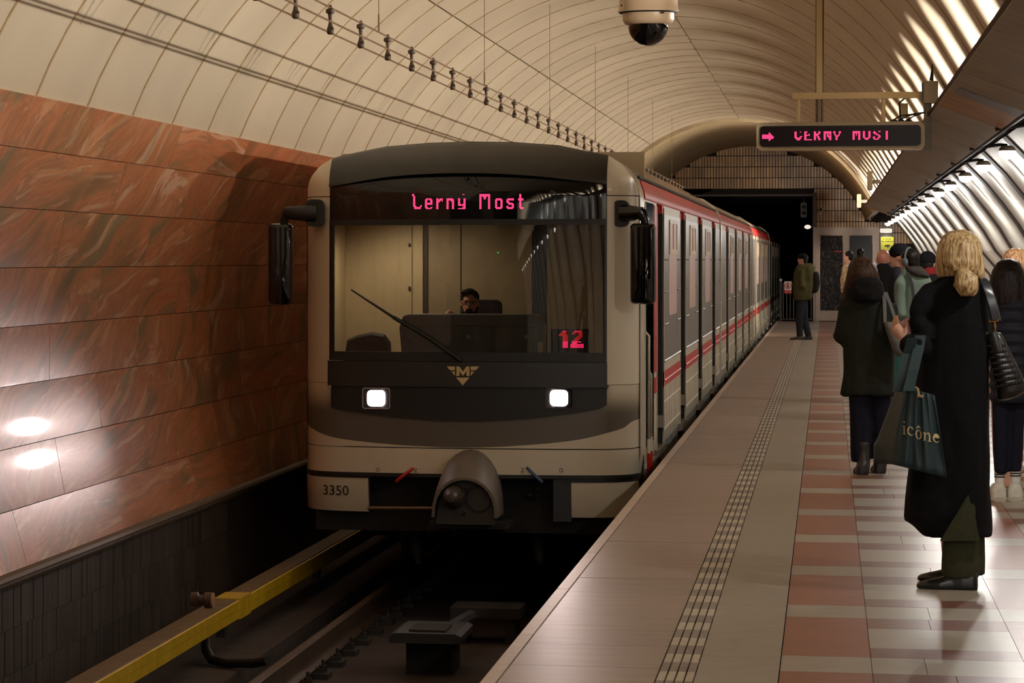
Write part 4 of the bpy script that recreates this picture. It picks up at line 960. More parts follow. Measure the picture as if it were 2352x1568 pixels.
# wall lamps under the ledge
shade_m = mk('lamp_shade', (150, 138, 120), .5, var=.05); bulb = emis('lamp_white', (255, 246, 232), 6.0)
LX, LZ = 1.45, H + .615 * 1.45
shm = MB().lathe([(.02, .048), (.045, .044), (.064, .026), (.070, .004), (.064, .004), (0, .02)], (0, 0, 0), n=18).mesh('lamp_shade', shade_m, True)
blm = MB().lathe([(0, .012), (.062, .006), (.070, -.006), (.064, -.030), (.045, -.052), (.02, -.064), (0, -.066)], (0, 0, 0), n=18).mesh('bulb', bulb, True)
arm_me = MB().tube([(-.30, 0, .02), (-.06, 0, .055), (0, 0, .05)], .013, 8).mesh('lamp_arm', c_matt, True)
nth = ['nearest', 'second', 'third', 'fourth', 'fifth', 'sixth', 'seventh', 'eighth', 'ninth', 'tenth', 'eleventh', 'twelfth', 'thirteenth', 'fourteenth']
vis = [y for y in WLY if y > 26]
for y in WLY:
    if y in vis:
        i = vis.index(y); t = empty('wall_lamp', (LX, y, LZ), 'small white wall lamp under the ledge, ' + ('%s from the viewer along the right wall' % ('first' if i == 0 else nth[i]) if i < len(vis) - 1 else 'last of the row by the yellow notice'), 'lamp', 'row of wall lamps under the ledge')
    elif y < -40: continue
    else: t = wr                                         # lamps nearer than the frame: seen only as reflections
    link_mesh('lamp_shade', shm, t, (LX, y, LZ)); link_mesh('bulb', blm, t, (LX, y, LZ)); link_mesh('lamp_arm', arm_me, t, (LX, y, LZ))
    spot('wall_lamp_light', (LX - .02, y, LZ - .13), (-0.05, 0, -1), P_WALL, NEUT, math.radians(176), .35, .06)
    for e in (1, -1): spot('wall_lamp_side', (LX - .02, y, LZ - .13), (0.55, e, -.55), P_WALL * 1.25, NEUT, math.radians(125), 1.0, .06)
# access plate on the ledge
def on_ledge(f, y, o=0.03): p = Vector(LT) + (Vector(LB) - Vector(LT)) * f + lno * o; return (p.x, y, p.y)
pl = MB(); yy0 = 21.42
pts = [on_ledge(.12, yy0 - 1.0), on_ledge(.97, yy0 - 1.0), on_ledge(.97, yy0 - .35), on_ledge(.12, yy0 - .35)]
pl.add(pts + [Vector(p) - Vector((lno.x, 0, lno.y)) * .015 for p in pts], [(0, 1, 2, 3), (7, 6, 5, 4), (0, 4, 5, 1), (1, 5, 6, 2), (2, 6, 7, 3), (3, 7, 4, 0)]).build('access_plate', mk('plate_grey', (104, 100, 94), .5, var=.15, scale=12), ledge)

# ================================================================== FAR END
YE = YEND - .06
al = mk('door_aluminium', (148, 128, 112), .4, metal=.3, var=.08); dg = mk('door_glass_dark', (24, 20, 19), .5, var=.3, scale=8, stretch=(1, 1, .4))
def gmat():
    m, nt, b, N, L = nodes('scratched_glass'); g = N.new('ShaderNodeNewGeometry'); n = N.new('ShaderNodeTexNoise'); n.inputs['Scale'].default_value = 9; n.inputs['Detail'].default_value = 7; n.inputs['Distortion'].default_value = 2.2
    mp = N.new('ShaderNodeMapping'); mp.inputs['Scale'].default_value = (1.6, 1, .7); L.new(g.outputs['Position'], mp.inputs[0]); L.new(mp.outputs[0], n.inputs[0])
    r = N.new('ShaderNodeValToRGB'); r.color_ramp.elements[0].position = .5; r.color_ramp.elements[0].color = lin((22, 19, 18)); r.color_ramp.elements[1].position = .70; r.color_ramp.elements[1].color = lin((104, 90, 84)); L.new(n.outputs[0], r.inputs[0]); L.new(r.outputs[0], b.inputs['Base Color']); b.inputs['Roughness'].default_value = .55; b.inputs['Specular IOR Level'].default_value = .2; return m
gsc = gmat()
def rect_px(mb, x0, x1, y0, y1, ya, yb_, mi=0):
    a, zt = P(x0, y0, ya); b, zb = P(x1, y1, ya); return mb.box(a, b, ya, yb_, zb, zt, mi)
dd = empty('glazed_door', (P(1950, 700, YE)[0], YE, 0), 'scratched glass double door in a grey metal frame at the platform end', 'door')
f_ = MB()
for x0, x1, y0, y1 in ((1868, 1884, 540, 737), (1936, 1951, 540, 713), (2004, 2020, 540, 737), (1868, 2020, 522, 540), (1884, 2004, 713, 737)): rect_px(f_, x0, x1, y0, y1, YE, YE + .05)
f_.build('door_frame', al, dd)
for x0, x1, m in ((1885, 1935, gsc), (1952, 2003, dg)): rect_px(MB(), x0, x1, 541, 712, YE + .02, YE + .03).build('door_pane', m, dd)
rect_px(MB(), 1874, 1880, 527, 740, YE - .06, YE - .03).build('door_post', al, dd)
sr = MB(); x, z = P(1916, 577, YE + .015)
for k in range(6): sr.rrect(x + .045 * k, x + .045 * k + .05, z - .012 - .006 * (k % 2), z + .014 - .007 * k * .4, .01, YE + .008, YE + .018, 2)
sr.build('red_scrawl', mk('red_paint', (210, 40, 34), .5, var=0), dd)
ls = MB(); tn_b = empty('wall_cabinet', (P(2037, 600, YE)[0], YE, 1.2), 'grey metal cabinet with a lamp at the end of the right wall', 'cabinet')
rect_px(MB(), 2021, 2050, 524, 737, YE - .2, YE + .04).build('cabinet_body', mk('cabinet_grey', (96, 86, 78), .5, var=.1), tn_b)
x, z = P(2036, 530, YE - .3); spot('cabinet_lamp', (x, YE - .42, z - .06), (0, .25, -1), 4.0, NEUT, math.radians(150), .6, .05); MB().rrect(x - .16, x + .14, z - .05, z + .06, .03, YE - .34, YE - .2).build('lamp_box', mk('lamp_box', (220, 214, 200), .4, var=0, emit=(255, 244, 226), estr=.55), tn_b, True)
ysg = MB(); rect_px(ysg, 2023, 2053, 544, 575, YE - .225, YE - .205)
yo = ysg.build('notice_board', mk('notice_yellow', (222, 214, 60), .5, var=.03), None, label='yellow notice with a dark camera symbol at the end of the right wall', cat='notice')
nk = MB(); nb = mk('notice_ink', (66, 62, 36), .6, var=0)
for py, x0, x1 in ((548.5, 2028, 2048), (554, 2026, 2050)):
    q = x0
    while q < x1: rect_px(nk, q, q + random.uniform(1.4, 2.6), py - 1.2, py + 1.2, YE - .231, YE - .226); q += 3.4
rect_px(nk, 2034, 2044, 562, 566.5, YE - .231, YE - .226); rect_px(nk, 2031.5, 2035, 563.5, 566, YE - .231, YE - .226); rect_px(nk, 2038.5, 2040.5, 566, 570, YE - .231, YE - .226)
nk.build('notice_print', nb, yo)
for (x0, x1, y0, y1, lab) in ((1992, 2004, 393, 437, 'pale oblong loudspeaker on the ledge, the nearer of two'), (1968, 1978, 446, 477, 'pale oblong loudspeaker on the ledge, the farther of two')):
    Yq = 49.5 if y0 < 440 else 66.0
    (a, zt), (b, zb) = P(x0, y0, Yq), P(x1, y1, Yq); e_ = empty('loudspeaker', ((a + b) / 2, Yq, zb), lab, 'loudspeaker')
    MB().rrect(a, b, zb, zt, .02, Yq - .1, Yq + .1).build('speaker_case', mk('speaker_beige', (150, 134, 108), .6, var=.05), e_, True); MB().box(a, b + .12, Yq - .02, Yq + .02, zb + .1, zb + .16).build('speaker_arm', pm_, e_)
for (px, py, w_, lab) in ((1885, 482, .07, 'small white camera on the tiled end wall beside the tunnel mouth'), (1998, 496, .08, 'small white camera under the far end of the ledge')):
    x, z = P(px, py, YE - .2); e_ = empty('wall_camera', (x, YE, z), lab, 'camera')
    MB().lathe([(.03, -.16), (.06, -.14), (w_, -.08), (w_, .02), (.03, .05), (0, .05)], (x, YE - .12, z), 'y', 14).build('camera_body', shell, e_, True); MB().box(x - .02, x + .02, YE - .1, YE + .06, z - .12, z - .04).build('camera_mount', shell, e_); MB().lathe([(.035, -.17), (.035, -.155), (0, -.155)], (x, YE - .12, z), 'y', 12).build('camera_lens', c_black, e_)
x, z = P(1847, 482, YEND + 3); e_ = empty('tunnel_signal', (x, YEND + 3, z), 'dim signal head hanging in the tunnel mouth', 'signal')
MB().rrect(x - .09, x + .07, z - .2, z + .2, .04, YEND + 2.95, YEND + 3.1).build('signal_case', mk('signal_grey', (110, 104, 96), .5, var=0), e_); MB().lathe([(.05, 0), (.05, -.03), (0, -.03)], (x - .01, YEND + 2.95, z + .08), 'y', 12).lathe([(.05, 0), (.05, -.03), (0, -.03)], (x - .01, YEND + 2.95, z - .08), 'y', 12).build('signal_lens', c_black, e_)
MB().tube([(x, YEND + 3.05, z + .18), (x, YEND + 3.05, oz + .1)], .02, 8).build('signal_bracket', pm_, e_)
x, z = P(1855, 521, YEND + 2); e_ = empty('tunnel_lamp', (x, YEND + 2, z), 'dim white lamp fixed inside the tunnel mouth', 'lamp')
MB().ell((x, YEND + 2, z), (.085, .06, .055), 12, 8).build('lamp_globe', emis('tunnel_lamp', (255, 240, 225), .75), e_, True); MB().box(x, ox1 + .02, YEND + 2, YEND + 2.05, z - .02, z + .03).build('lamp_bracket', pm_, e_)
# gate at the platform end, beside the train
gx = lambda px: P(px, 700, YE - .15)[0]
gz = lambda py: P(1800, py, YE - .15)[1]
ga = empty('platform_gate', (gx(1815), YE - .15, 0), 'dark metal gate with upright bars closing the platform end', 'gate')
gm = mk('gate_metal', (84, 76, 70), .45, metal=.4, var=.1)
g1 = MB().tube([(gx(1793), YE - .15, 0), (gx(1793), YE - .15, gz(646))], .03, 8).build('gate_post', gm, ga); MB().ell((gx(1793), YE - .15, gz(643)), (.04, .04, .04), 8, 6).build('post_cap', mk('cap_white', (220, 210, 200), .4, var=0), ga, True)
MB().tube([(gx(1793), YE - .15, gz(652)), (gx(1866), YE - .15, gz(652))], .02, 8).tube([(gx(1793), YE - .15, gz(733)), (gx(1866), YE - .15, gz(733))], .02, 8).build('gate_rail', gm, ga)
for px in range(1799, 1866, 8): MB().tube([(gx(px), YE - .15, gz(652)), (gx(px), YE - .15, gz(733))], .012, 6).build('gate_bar', gm, ga)
so = MB(); a, b = gx(1801.5), gx(1818); z1, zm, z0 = gz(646), gz(666), gz(673.5)
no = MB().box(a, b, YE - .20, YE - .185, z0, z1).build('warning_sign', mk('sign_white', (224, 214, 206), .5, var=0), None, label='white and red no entry sign on the platform end gate', cat='sign')
MB().box(a, b, YE - .204, YE - .2, z0, zm).build('sign_band', mk('sign_red', (206, 52, 44), .5, var=0), no)
cxs, czs = (a + b) / 2, (z1 + zm) / 2; rg_ = .085; ring = MB(); n = 20
ring.add([(cxs + r_ * math.cos(2 * PI * i / n), YE - .204, czs + r_ * math.sin(2 * PI * i / n)) for r_ in (rg_, rg_ - .02) for i in range(n)], [(i, (i + 1) % n, (i + 1) % n + n, i + n) for i in range(n)])
ring.box(cxs - .012, cxs + .012, YE - .204, YE - .2, czs - .07, czs + .07); ring.build('prohibition_ring', MATS['sign_red'], no)
MB().box(cxs - .03, cxs - .012, YE - .203, YE - .2, czs - .05, czs + .045).box(cxs + .012, cxs + .03, YE - .203, YE - .2, czs - .05, czs + .02).build('walker_symbol', c_rubber, no)
# ================================================================== PEOPLE
skin = mk('skin', (206, 156, 132), .55, var=.05, scale=14); skin_d = mk('skin_shade', (200, 144, 122), .55, var=.05, scale=14)
lip = mk('lips', (150, 84, 76), .5, var=0); eyew = mk('eye_dark', (34, 26, 22), .2, var=0)
def cloth(name, c, var=.12, sc=30, rough=.92, bump=.25): return mk(name, c, rough, var=var, scale=sc, bump=bump, spec=.15)
def hairmat(name, c, c2, spec=.22):
    m, nt, b, N, L = nodes(name); g = N.new('ShaderNodeNewGeometry'); mp = N.new('ShaderNodeMapping'); mp.inputs['Scale'].default_value = (1, 1, .10); L.new(g.outputs['Position'], mp.inputs[0])
    n = N.new('ShaderNodeTexNoise'); n.inputs['Scale'].default_value = 95; n.inputs['Detail'].default_value = 4; n.inputs['Distortion'].default_value = .6; L.new(mp.outputs[0], n.inputs[0])
    r = N.new('ShaderNodeValToRGB'); r.color_ramp.elements[0].position = .36; r.color_ramp.elements[0].color = lin(c2); r.color_ramp.elements[1].position = .62; r.color_ramp.elements[1].color = lin(c); L.new(n.outputs[0], r.inputs[0])
    L.new(r.outputs[0], b.inputs['Base Color']); b.inputs['Roughness'].default_value = .45; b.inputs['Specular IOR Level'].default_value = spec
    bp = N.new('ShaderNodeBump'); bp.inputs['Strength'].default_value = .5; bp.inputs['Distance'].default_value = .008; L.new(n.outputs[0], bp.inputs['Height']); L.new(bp.outputs[0], b.inputs['Normal']); return m
h_blond = hairmat('hair_blond', (212, 182, 132), (128, 96, 58), .5); h_brown = hairmat('hair_brown', (70, 48, 32), (22, 15, 11), .12); h_dark = hairmat('hair_dark', (34, 28, 25), (13, 11, 10), .12); h_dkbr = hairmat('hair_dark_brown', (40, 30, 26), (14, 11, 10), .10); h_red = hairmat('hair_strawberry', (206, 160, 118), (132, 92, 62))

def blob(name, mb, voxel, mat, parent, it=3, fold=0.0, fs=7.0, fz=.22, extra=None):
    me = mb.mesh(name + '_raw', mat, False, True); o = bpy.data.objects.new('tmp', me); COL.objects.link(o)
    m = o.modifiers.new('r', 'REMESH'); m.mode = 'VOXEL'; m.voxel_size = voxel; m.adaptivity = 0
    if it: s = o.modifiers.new('s', 'SMOOTH'); s.iterations = it; s.factor = .5
    dg = bpy.context.evaluated_depsgraph_get(); dg.update()
    out = bpy.data.meshes.new_from_object(o.evaluated_get(dg)); bpy.data.objects.remove(o); bpy.data.meshes.remove(me); out.name = name
    if fold:
        no = [v.normal.copy() for v in out.vertices]
        for v, n in zip(out.vertices, no):
            p = v.co; q = Vector((p.x * fs, p.y * fs, p.z * fs * fz)); q2 = Vector((p.x * fs * 2.3, p.y * fs * 2.3, p.z * fs * .8))
            v.co = p + n * fold * (noise.noise(q) * 1.3 + .5 * noise.noise(q2))
    if extra is not None:
        bm = bmesh.new(); bm.from_mesh(out); bm.from_mesh(extra); bm.to_mesh(out); bm.free()
    out.materials.clear(); out.materials.append(mat); out.polygons.foreach_set('use_smooth', [True] * len(out.polygons)); out.update()
    if parent == 'mesh': return out
    return link_mesh(name, out, parent)
def basis(f):
    f = Vector((f[0], f[1], 0)).normalized(); s = Vector((f.y, -f.x, 0)); return Matrix((s, f, Vector((0, 0, 1)))).transposed()     # columns: side, forward, up
class Fig:
    def __init__(s, Y): s.Y = Y
    def pt(s, px, py, dy=0.0): x, z = P(px, py, s.Y + dy); return Vector((x, s.Y + dy, z))
    def sil(s, mb, rows, n=22, e=2.5):
        rg = []
        for r in rows:
            py, l, r_, ry = r[:4]; dy = r[4] if len(r) > 4 else 0
            a, b = s.pt(l, py), s.pt(r_, py); c = (a + b) / 2; hw = (b - a).length / 2; ring = []
            for i in range(n):
                t = 2 * PI * i / n; ct, st = math.cos(t), math.sin(t)
                ring.append((c.x + hw * math.copysign(abs(ct) ** (2 / e), ct), s.Y + dy + ry * math.copysign(abs(st) ** (2 / e), st), c.z))
            rg.append(ring)
        return mb.loft(rg)
def head(mb, c, f, h=.235, ears=True):
    R = basis(f); k = h / .235; q = lambda x, y, z: Vector(c) + R @ Vector((x, y, z)) * k
    mb.ell(q(0, -.012, .028), (.077 * k, .097 * k, .092 * k), rot=R).ell(q(0, .018, -.05), (.058 * k, .068 * k, .072 * k), rot=R)
    mb.ell(q(0, .066, -.098), (.027 * k, .022 * k, .020 * k), rot=R)
    mb.tube([q(0, .078, .022), q(0, .098, -.012), q(0, .106, -.024)], [.009 * k, .014 * k, .013 * k], 8)
    mb.ell(q(0, .083, .032), (.045 * k, .012 * k, .011 * k), rot=R)
    if ears:
        for e in (1, -1): mb.ell(q(e * .076, -.008, -.008), (.012 * k, .020 * k, .032 * k), rot=R)
    return mb
def face_parts(c, f, parent, h=.235):
    R = basis(f); k = h / .235; q = lambda x, y, z: Vector(c) + R @ Vector((x, y, z)) * k
    for e in (1, -1): MB().ell(q(e * .031, .077, .010), (.012 * k, .009 * k, .007 * k), 10, 6, R).build('eye', eyew, parent, True)
    MB().ell(q(0, .080, -.062), (.024 * k, .010 * k, .006 * k), 10, 6, R).build('mouth', lip, parent, True)
def hand(mb, w, d, n, curl=.5, k=1.0, thumb=1):
    w = Vector(w); d = Vector(d).normalized(); n = (Vector(n) - d * Vector(n).dot(d)).normalized(); s = d.cross(n).normalized() * thumb
    mb.tube([w - d * .03 * k, w + d * .02 * k, w + d * .055 * k, w + d * .088 * k], [.026 * k, .030 * k, .038 * k, .036 * k], 12, flat=None)
    for i, (o, L) in enumerate(((-.028, .066), (-.009, .076), (.010, .071), (.028, .056))):
        p = w + d * .080 * k - s * o * k * -1.0; a = 0.15; pts = [p - d * .02 * k, p]; dirn = d
        for sg, b in ((.44, .55), (.32, .75), (.24, .6)):
            a += curl * b; dirn = d * math.cos(a) + n * math.sin(a); p = p + dirn * L * sg * k * 1.15; pts.append(p)
        mb.tube(pts, [.0095 * k, .0095 * k, .009 * k, .008 * k, .0068 * k], 8)
    t0 = w + d * .02 * k - s * .030 * k; t1 = t0 + (d * .6 - s * .75 + n * .25).normalized() * .036 * k; t2 = t1 + (d * .85 - s * .1 + n * .6).normalized() * .034 * k; t3 = t2 + (d * .8 + s * .2 + n * .5).normalized() * .024 * k
    return mb.tube([t0 - d * .01 * k, t0, t1, t2, t3], [.014 * k, .014 * k, .0125 * k, .011 * k, .008 * k], 8)
def shoe(mb, heel, d, L=.27, wd=.048, hh=.10):
    R = basis(d); heel = Vector(heel); rg = []
    for t, w_, h_, z0 in ((0, .6, .8, .0), (.06, .9, 1.0, 0), (.25, .95, 1.0, 0), (.42, .92, .78, 0), (.62, 1.05, .55, 0), (.82, .95, .42, 0), (.95, .62, .32, .0), (1.0, .25, .2, .004)):
        rg.append([heel + R @ Vector((wd * w_ * cx, t * L, (z0 + hh * h_ * .5 + hh * h_ * .5 * cz))) for cx, cz in ((-.9, -1), (.9, -1), (1, -.5), (.95, .2), (.6, .85), (0, 1), (-.6, .85), (-.95, .2), (-1, -.5))])
    return mb.loft(rg)
def torso(mb, sh, hip, w_sh, w_hip, dp, f=(0, 1)):
    sh, hip = Vector(sh), Vector(hip); rg = []; R = basis(f)
    for t, w_, d_ in ((0, w_sh * .55, dp * .6), (.06, w_sh, dp * .85), (.3, w_sh * .92, dp), (.62, w_sh * .74, dp * .88), (.82, w_hip * .95, dp), (1.0, w_hip, dp * 1.02), (1.12, w_hip * .8, dp * .8)):
        c = sh.lerp(hip, t); rg.append([c + R @ Vector((w_ * math.cos(2 * PI * i / 16), d_ * math.sin(2 * PI * i / 16), 0)) for i in range(16)])
    return mb.loft(rg)
def body(fig, t, hc, f, hh, neck, hip, legs, arms, mat=skin, wsh=.17, wh=.15, dp=.10, vox=.015, hands=True, feet=None, hc_ears=True):
    mb = MB(); head(mb, hc, f, hh, hc_ears); hc = Vector(hc); neck = Vector(neck)
    fw = Vector((f[0], f[1], 0)).normalized()
    mb.tube([hc - fw * .02 - Vector((0, 0, .05)), hc - fw * .03 - Vector((0, 0, .11)), neck - Vector((0, 0, .03))], [.05, .052, .066], 12)
    torso(mb, neck - Vector((0, 0, .02)), hip, wsh, wh, dp, f)
    for L in legs: mb.tube(L, [.078, .056, .036][:len(L)] if len(L) == 3 else [.078, .07, .054, .036], 12)
    for A in arms: mb.tube(A[0], [.050, .043, .038, .028][-len(A[0]):] if len(A[0]) != 3 else [.042, .037, .026], 10)
    for fp in (feet or []): shoe(mb, fp[0], fp[1], .24, .040, .08)
    ex = None
    if hands:
        hm = MB()
        for A in arms:
            if len(A) > 1: w_, d_, n_, cu, th = A[1]; hand(hm, w_, d_, n_, cu, .86, th)
        if hm.v: ex = blob('hands', hm, .0055, mat, 'mesh', 2)
    b = blob('body', mb, vox, mat, t, 3, extra=ex)
    face_parts(hc, f, b, hh)
    return b
black = cloth('wool_black', (17, 17, 19), .2)
# ---------------------------------------------------------------- blond woman in the long black coat
g = Fig(15.84); t = empty('person', (g.pt(2200, 1352).x, g.Y, 0), 'blond woman with low ponytail, long black coat and teal tote bag, standing nearest', 'person')
fdir = (-.80, .60)
hc = g.pt(2203, 588, .0)
legs = [[g.pt(2212, 960, .03), g.pt(2205, 1150, .03), g.pt(2212, 1318, .02)], [g.pt(2185, 960, .20), g.pt(2180, 1150, .22), g.pt(2182, 1300, .30)]]
wr = g.pt(2082, 784, -.06)
hd = (g.pt(2054, 745, -.02) - wr)
arms = [[[g.pt(2172, 690, .08), g.pt(2168, 770, .08), g.pt(2110, 794, -.08)], (g.pt(2078, 778, -.055), hd, (.7, .75, .1), .35, 1)], [[g.pt(2245, 690, .1), g.pt(2225, 830, .25), g.pt(2150, 800, .32)], (g.pt(2140, 795, .32), (-1, .2, .1), (0, -1, .2), .7, -1)]]
b = body(g, t, hc, (-.5, .85), .235, g.pt(2205, 655, .03), g.pt(2190, 960, .10), legs, arms, skin, .14, .14, .09, .014)
mb = MB()
g.sil(mb, [(628, 2176, 2246, .075, .01), (640, 2152, 2258, .095, .02), (656, 2132, 2268, .115, .04), (690, 2122, 2274, .135, .06), (760, 2116, 2276, .15, .08), (850, 2108, 2276, .16, .09), (950, 2099, 2277, .17, .10), (1050, 2088, 2279, .18, .11), (1130, 2078, 2281, .19, .12), (1190, 2071, 2282, .19, .12), (1203, 2074, 2282, .18, .12), (1212, 2100, 2282, .17, .11), (1236, 2124, 2281, .15, .10)])
mb.tube([g.pt(2156, 662, .03), g.pt(2140, 672, .0), g.pt(2120, 700, -.04), g.pt(2098, 726, -.07)], [.05, .058, .052, .026], 14)
mb.tube([g.pt(2098, 726, -.07), g.pt(2112, 744, -.06), g.pt(2124, 772, -.02)], [.026, .042, .05], 14)
mb.tube([g.pt(2130, 800, -.06), g.pt(2108, 797, -.09), g.pt(2092, 794, -.08), g.pt(2081, 785, -.06)], [.055, .050, .046, .043], 14)
mb.tube([g.pt(2252, 680, .06), g.pt(2246, 770, .18), g.pt(2235, 840, .27), g.pt(2170, 805, .32)], [.065, .068, .06, .05], 14)
coat = blob('coat', mb, .012, black, t, 2, .013, 7, .18)
# vent at the hem: olive trousers show through a wedge standing proud of the coat
olive = cloth('olive_wool', (58, 60, 42), .12)
mb = MB()
for x0, x1, xa, dy in ((2166, 2248, 2222, .035), (2168, 2262, 2215, .17)):
    g.sil(mb, [(1080, xa - 22, xa + 22, .09, dy + .03), (1160, xa - 36, xa + 30, .09, dy + .0), (1240, x0 + 2, x1 + 2, .10, dy), (1300, x0 - 2, x1 + 4, .105, dy), (1326, x0 - 3, x1 + 4, .105, dy)])
blob('trousers', mb, .012, olive, t, 2, .005, 9, .1)
mb = MB(); a, b_, c = g.pt(2224, 1135, -.092), g.pt(2160, 1242, -.105), g.pt(2252, 1242, -.105); m_ = g.pt(2205, 1195, -.118)
mb.add([a, b_, c, m_, a + Vector((0, .05, 0)), b_ + Vector((0, .05, 0)), c + Vector((0, .05, 0))], [(0, 1, 3), (1, 2, 3), (2, 0, 3), (4, 6, 5), (0, 4, 5, 1), (1, 5, 6, 2), (2, 6, 4, 0)]).build('trouser_gusset', olive, t, True)
leather = mk('black_leather', (20, 18, 18), .28, var=.1, scale=20)
mb = MB(); shoe(mb, g.pt(2246, 1356, -.02).to_2d().to_3d(), (-1, 0.04), .285, .05, .105); blob('shoe', mb, .007, leather, t, 2)
y2 = g.Y + .33; mb = MB(); shoe(mb, Vector((P(2240, 1338, y2)[0], y2, 0)), (-1, .12), .275, .05, .105); blob('shoe', mb, .007, leather, t, 2)
mb = MB()
g.sil(mb, [(528, 2194, 2214, .03, .0), (532, 2180, 2230, .055, .0), (541, 2166, 2243, .085, -.005), (558, 2155, 2252, .105, -.01), (580, 2150, 2257, .112, -.012), (600, 2148, 2260, .108, -.012), (618, 2149, 2262, .095, -.012), (632, 2151, 2262, .075, -.01), (645, 2160, 2258, .05, .0)], 28, 2.2)
for k in range(15):       # combed strands drawn back to the hair tie
    a = -1.35 + 2.7 * k / 14; sx = math.sin(a)
    mb.tube([g.pt(2204 + 50 * sx, 566 + 22 * abs(sx), -.085 * math.cos(a) - .02), g.pt(2206 + 46 * sx, 598 + 8 * abs(sx), -.09 * math.cos(a) - .025), g.pt(2211 + 20 * sx, 618, -.095 - .01 * math.cos(a)), g.pt(2214, 626, -.11)], [.010, .016, .014, .008], 6)
hair = blob('hair', mb, .007, h_blond, t, 2, .004, 26, .15)
mb = MB(); mb.tube([g.pt(2212, 624, -.10), g.pt(2214, 632, -.125), g.pt(2218, 646, -.125), g.pt(2226, 662, -.115), g.pt(2240, 672, -.10)], [.030, .045, .062, .054, .022], 14)
for k in range(7): mb.tube([g.pt(2205 + k * 3, 640, -.14), g.pt(2212 + k * 5, 662, -.14), g.pt(2222 + k * 4, 676 - abs(k - 2) * 1.6, -.12)], [.014, .013, .004], 6)
blob('ponytail', mb, .007, h_blond, hair, 1, .003, 40, .3)
MB().tube([g.pt(2203, 627, -.115), g.pt(2208, 629, -.15), g.pt(2216, 629, -.155), g.pt(2224, 626, -.13)], .011, 8).build('hair_tie', leather, hair, True)
# phone held by the blond woman
ph = g.pt(2090, 760, -.03); R = Matrix.Rotation(-.55, 3, 'Y')
vs = [ph + R @ Vector((a, b_, c)) for a, b_, c in [(p[0], d, p[1]) for d in (-.005, .005) for p in rr(-.034, .034, -.062, .06, .012, 3)]]
n = len(vs) // 2; o = MB().add(vs, [tuple(range(n)), tuple(range(2 * n - 1, n - 1, -1))] + [(i, i + n, (i + 1) % n + n, (i + 1) % n) for i in range(n)]).build('phone', mk('phone_pink', (206, 140, 148), .4, var=0), None, label='pink phone in the hand of the blond woman', cat='phone')
# quilted handbag on her shoulder
hb = empty('handbag', (g.pt(2310, 900).x, g.Y, .9), 'black quilted leather handbag on the shoulder of the blond woman', 'handbag')
mb = MB(); f4 = lambda py, l, r_, ry, dy: g.sil(mb, [(py, l, r_, ry, dy)])
g.sil(mb, [(764, 2266, 2300, .03, .02), (775, 2265, 2306, .04, .02), (810, 2271, 2322, .055, .02), (850, 2280, 2343, .065, .02), (884, 2286, 2358, .07, .02), (898, 2289, 2356, .068, .02), (912, 2290, 2335, .055, .02), (919, 2292, 2312, .03, .02)], 26, 3.2)
hbm = blob('bag_body', mb, .007, leather, hb, 1)
q = MB()
for i in range(9):
    for j in range(8):
        u = (i + .5 + .5 * (j % 2)) / 9.5; v = (j + .4) / 8; py = 790 + 100 * v + (u - .5) * -14 * v; l = 2268 + 20 * v; r_ = 2308 + 46 * v; px = l + (r_ - l) * u
        if px > r_ - 3: continue
        s_ = math.sqrt(max(0, 1 - (2 * u - 1) ** 2)); q.ell(g.pt(px, py, .02 - (.04 + .03 * v) * (.45 + .55 * s_) - .004), (.0105, .012, .009), 8, 5, Matrix.Rotation(.7, 3, 'Y'))
q.build('quilting', leather, hb, True, kind='stuff')
g.sil(MB(), []) if False else None
st1 = [(2246, 634, .04), (2256, 640, -.02), (2264, 652, -.055), (2270, 668, -.072), (2276, 686, -.08), (2281, 704, -.082), (2285, 720, -.078), (2288, 735, -.072)]
mb = MB(); rg = []
for px, py, dy in st1:
    p = g.pt(px, py, dy); rg.append([p + Vector(v) for v in ((-.024, -.002, .004), (-.018, -.008, .004), (.018, -.008, -.002), (.024, -.002, -.002), (.022, .004, -.002), (-.022, .004, .004))])
mb.loft(rg).build('strap', mk('strap_leather', (40, 42, 50), .32, var=.08, spec=.8), hb, True)
gold = mk('brass', (190, 150, 90), .25, metal=1, var=0)
MB().tube([g.pt(2271, 733, -.08), g.pt(2272, 739, -.08), g.pt(2292, 737, -.08), g.pt(2293, 731, -.08)], .004, 8).tube([g.pt(2283, 738, -.08), g.pt(2285, 750, -.08), g.pt(2284, 760, -.06)], .006, 8).build('strap_ring', gold, hb, True)
MB().tube([g.pt(2263, 766, -.03), g.pt(2266, 763, -.04), g.pt(2270, 766, -.04), g.pt(2266, 769, -.03), g.pt(2263, 766, -.03)], .003, 6).build('side_ring', c_steel, hb, True)
MB().tube([g.pt(2281, 762, -.045), g.pt(2288, 785, -.05), g.pt(2295, 808, -.062)], [.018, .022, .018], 10, flat=.3).build('leather_tag', leather, hb, True)
